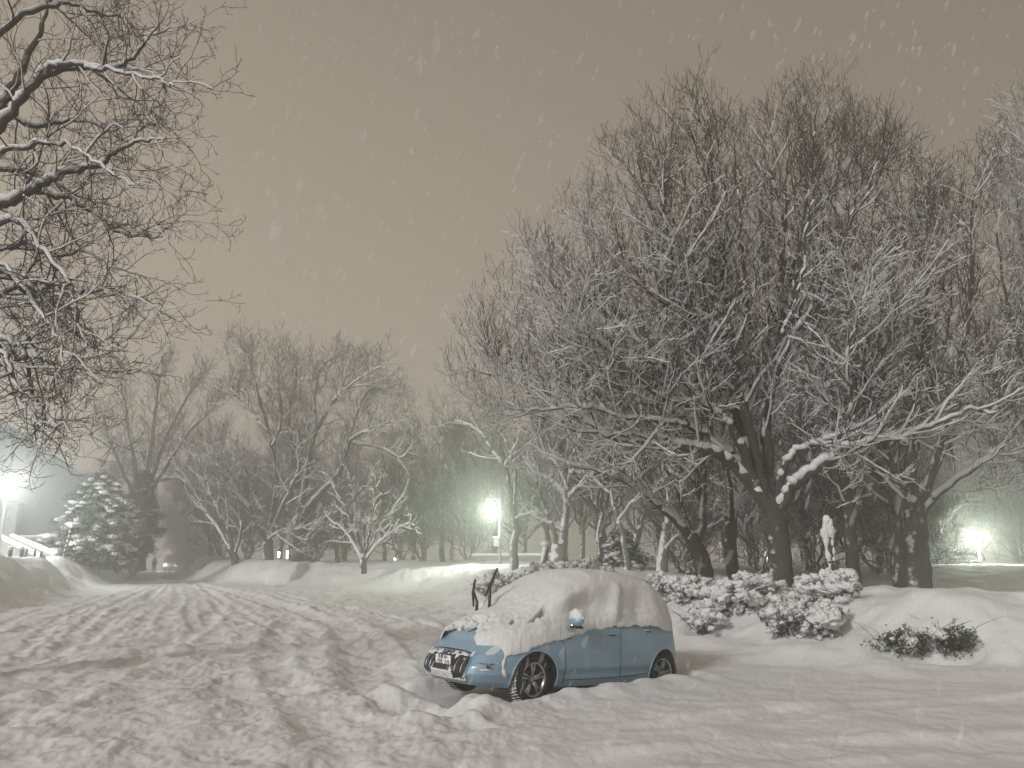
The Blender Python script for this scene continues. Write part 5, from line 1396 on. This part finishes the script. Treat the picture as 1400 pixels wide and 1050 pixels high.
def van():
    Y = 98; p = at(238, 770, Y); zg = hz(p.x, Y)
    o = thing('delivery_van', 'oncoming van with headlights on, half hidden in the steam', 'van', (p.x + .3, Y, zg), R(4))
    W = .85; prof = [(-2.2, .35), (-2.2, .95), (-2.05, 1.08), (-1.55, 1.85), (-1.35, 1.95), (2.2, 1.98), (2.3, 1.85), (2.3, .35)]     # y (front is -y), z
    V, Q = [], []
    for sx, sc_ in ((-1, .96), (-.94, 1), (.94, 1), (1, .96)):
        cy_, cz_ = 0, 1.1
        for y, z in prof: V.append((sx * W, cy_ + (y - cy_) * sc_, cz_ + (z - cz_) * sc_))
    n = len(prof)
    for s_ in range(3):
        for k in range(n): Q.append([s_ * n + k, s_ * n + (k + 1) % n, (s_ + 1) * n + (k + 1) % n, (s_ + 1) * n + k])
    m = MB(); m.add(V, Q); m.T.append(np.array([[0, k, k + 1] for k in range(1, n - 1)] + [[3 * n, 3 * n + k + 1, 3 * n + k] for k in range(1, n - 1)])); m.build('body', M['pole'], o, False)
    wn = MB().add([(-.7, -2.04, 1.14), (.7, -2.04, 1.14), (.64, -1.60, 1.80), (-.64, -1.60, 1.80)], [[0, 1, 2, 3]]); wn.build('windscreen', M['glass'], o, False)
    for sx in (-.6, .6):
        MB().lathe([(0, -.06), (.1, -.05), (.13, .0)], 16, 'y', (sx, -2.21, .78)).build('headlight', M['lamp_warm'], o)
        pass
        for y in (-1.4, 1.5):
            MB().lathe([(0, -.11), (.22, -.1), (.33, -.07), (.33, .07), (.22, .1), (0, .11)], 24, 'x', (sx * 1.25, y, .33)).build('wheel', M['rubber'], o)
    point_light(o, (-.6, -2.45, .78), (1, .97, .9), 160, .1); point_light(o, (.6, -2.45, .78), (1, .97, .9), 160, .1)
    MB().box((0, -2.25, .45), (1.6, .12, .2), None, .03).build('bumper', M['black'], o, False)
    MB().blob((0, .3, 2.0), (.8, 1.9, .14), 3, .1, 2).build('roof_snow', M['snow'], o)
van()
def steam():
    t = NT('steam'); v = t.n('ShaderNodeVolumePrincipled'); v.inputs['Color'].default_value = (.97, .97, .96, 1); v.inputs['Density'].default_value = .8; v.inputs['Anisotropy'].default_value = .2
    t.l(v.outputs[0], t.out.inputs['Volume'])
    Y = 93; m = MB()
    pts = [(282, 776), (262, 758), (252, 737), (240, 716), (228, 697), (214, 680)]
    P = [at(a, b, Y) for a, b in pts]; c = P[1]
    q = smooth_line([np.array(p - c) for p in P], 8)
    n = len(q); rad = [3.0 * (1 - .55 * (i / (n - 1))) * (1 + .22 * math.sin(i * .9)) for i in range(n)]; rad[0] = .8; rad[1] = 1.8; rad[-1] = .3; rad[-2] = .9
    m.tube(q, rad, 28)
    V = np.vstack(m.V); V = V + .5 * np.stack([fbm(V[:, 0] * .6, V[:, 2] * .6 + V[:, 1], 3), fbm(V[:, 0] * .6 + 9, V[:, 2] * .6 + V[:, 1], 3), fbm(V[:, 0] * .6 + 19, V[:, 2] * .6 - V[:, 1], 3)], -1); m.V = [V]
    o = m.build('steam', t.m); o.location = c
    tag(o, 'pale plume of steam drifting up over the lane', 'steam', kind='stuff')
steam()

# ------------------------------------------------------------------ falling snow
def falling_snow():
    rs = np.random.RandomState(12)
    Pn = []
    def field(n, x0, x1, y0, y1, z0, z1, r0, r1, asp):
        p = np.stack([rs.uniform(x0, x1, n), rs.uniform(y0, y1, n), rs.uniform(z0, z1, n)], -1)
        r_ = r0 + (r1 - r0) * rs.rand(n) ** 1.3
        return p, r_, asp * rs.uniform(.6, 1.3, n)
    sets = [field(4600, -9, 9, 2.6, 10, .1, 8.5, .005, .0135, 3.8), field(320, -4.5, 4.5, 2.3, 6.2, .6, 6, .007, .0145, 4.2), field(3600, -16, 16, 6, 26, .3, 17, .008, .017, 3.0), field(2500, -26, 26, 20, 46, 1, 19, .011, .018, 2.0)]
    for (lx, ly, Y, sp_) in ((12, 655, 42, 1.9), (672, 690, 44, 1.3), (1335, 730, 46, 1.3)):      # the flakes seen in the lamps' light
        c = np.array(at(lx, ly, Y)); nn = 260; q = rs.normal(size=(nn, 3)); q = q / np.linalg.norm(q, axis=1, keepdims=True) * (.3 + sp_ * rs.rand(nn, 1) ** .8 * 1.6)
        q = q[(c + q)[:, 2] > 1.2]; sets.append((c + q, rs.uniform(.005, .011, len(q)), 2.6 * rs.uniform(.6, 1.3, len(q))))
    P = np.vstack([s_[0] for s_ in sets]); r_ = np.concatenate([s_[1] for s_ in sets]); asp = np.concatenate([s_[2] for s_ in sets])
    V0, T0 = ICO[1]
    n = len(P)
    d = np.stack([-.34 + .13 * rs.normal(size=n), .1 * rs.normal(size=n), np.full(n, -1.0)], -1); d[:, 0] -= .08; d /= np.linalg.norm(d, axis=1, keepdims=True)
    e = np.cross(d, [0, 1, 0]); e /= np.linalg.norm(e, axis=1, keepdims=True); f = np.cross(d, e)
    jit = 1 + .25 * rs.normal(size=(n, len(V0), 1))
    V = (V0[None, :, 0:1] * e[:, None] + V0[None, :, 1:2] * f[:, None] + V0[None, :, 2:3] * d[:, None] * asp[:, None, None]) * r_[:, None, None] * jit + P[:, None]
    T = T0[None] + (np.arange(n) * len(V0))[:, None, None]
    # keep the air right at the camera clear
    t = NT('snowflake'); b = t.n('ShaderNodeBsdfDiffuse'); b.inputs['Color'].default_value = (.97, .97, .97, 1)
    tr = t.n('ShaderNodeBsdfTranslucent'); tr.inputs[0].default_value = (.97, .97, .97, 1)
    m1 = t.n('ShaderNodeMixShader'); m1.inputs[0].default_value = .12; t.l(b.outputs[0], m1.inputs[1]); t.l(tr.outputs[0], m1.inputs[2])
    tp = t.n('ShaderNodeBsdfTransparent'); m2 = t.n('ShaderNodeMixShader'); m2.inputs[0].default_value = .06; t.l(tp.outputs[0], m2.inputs[1]); t.l(m1.outputs[0], m2.inputs[2])
    t.l(m2.outputs[0], t.out.inputs[0])
    o = obj('falling_snow', np_mesh('falling_snow', V.reshape(-1, 3), [T.reshape(-1, 3)]), t.m)
    tag(o, 'snowflakes falling slantwise through the air', 'snowfall', kind='stuff')
falling_snow()
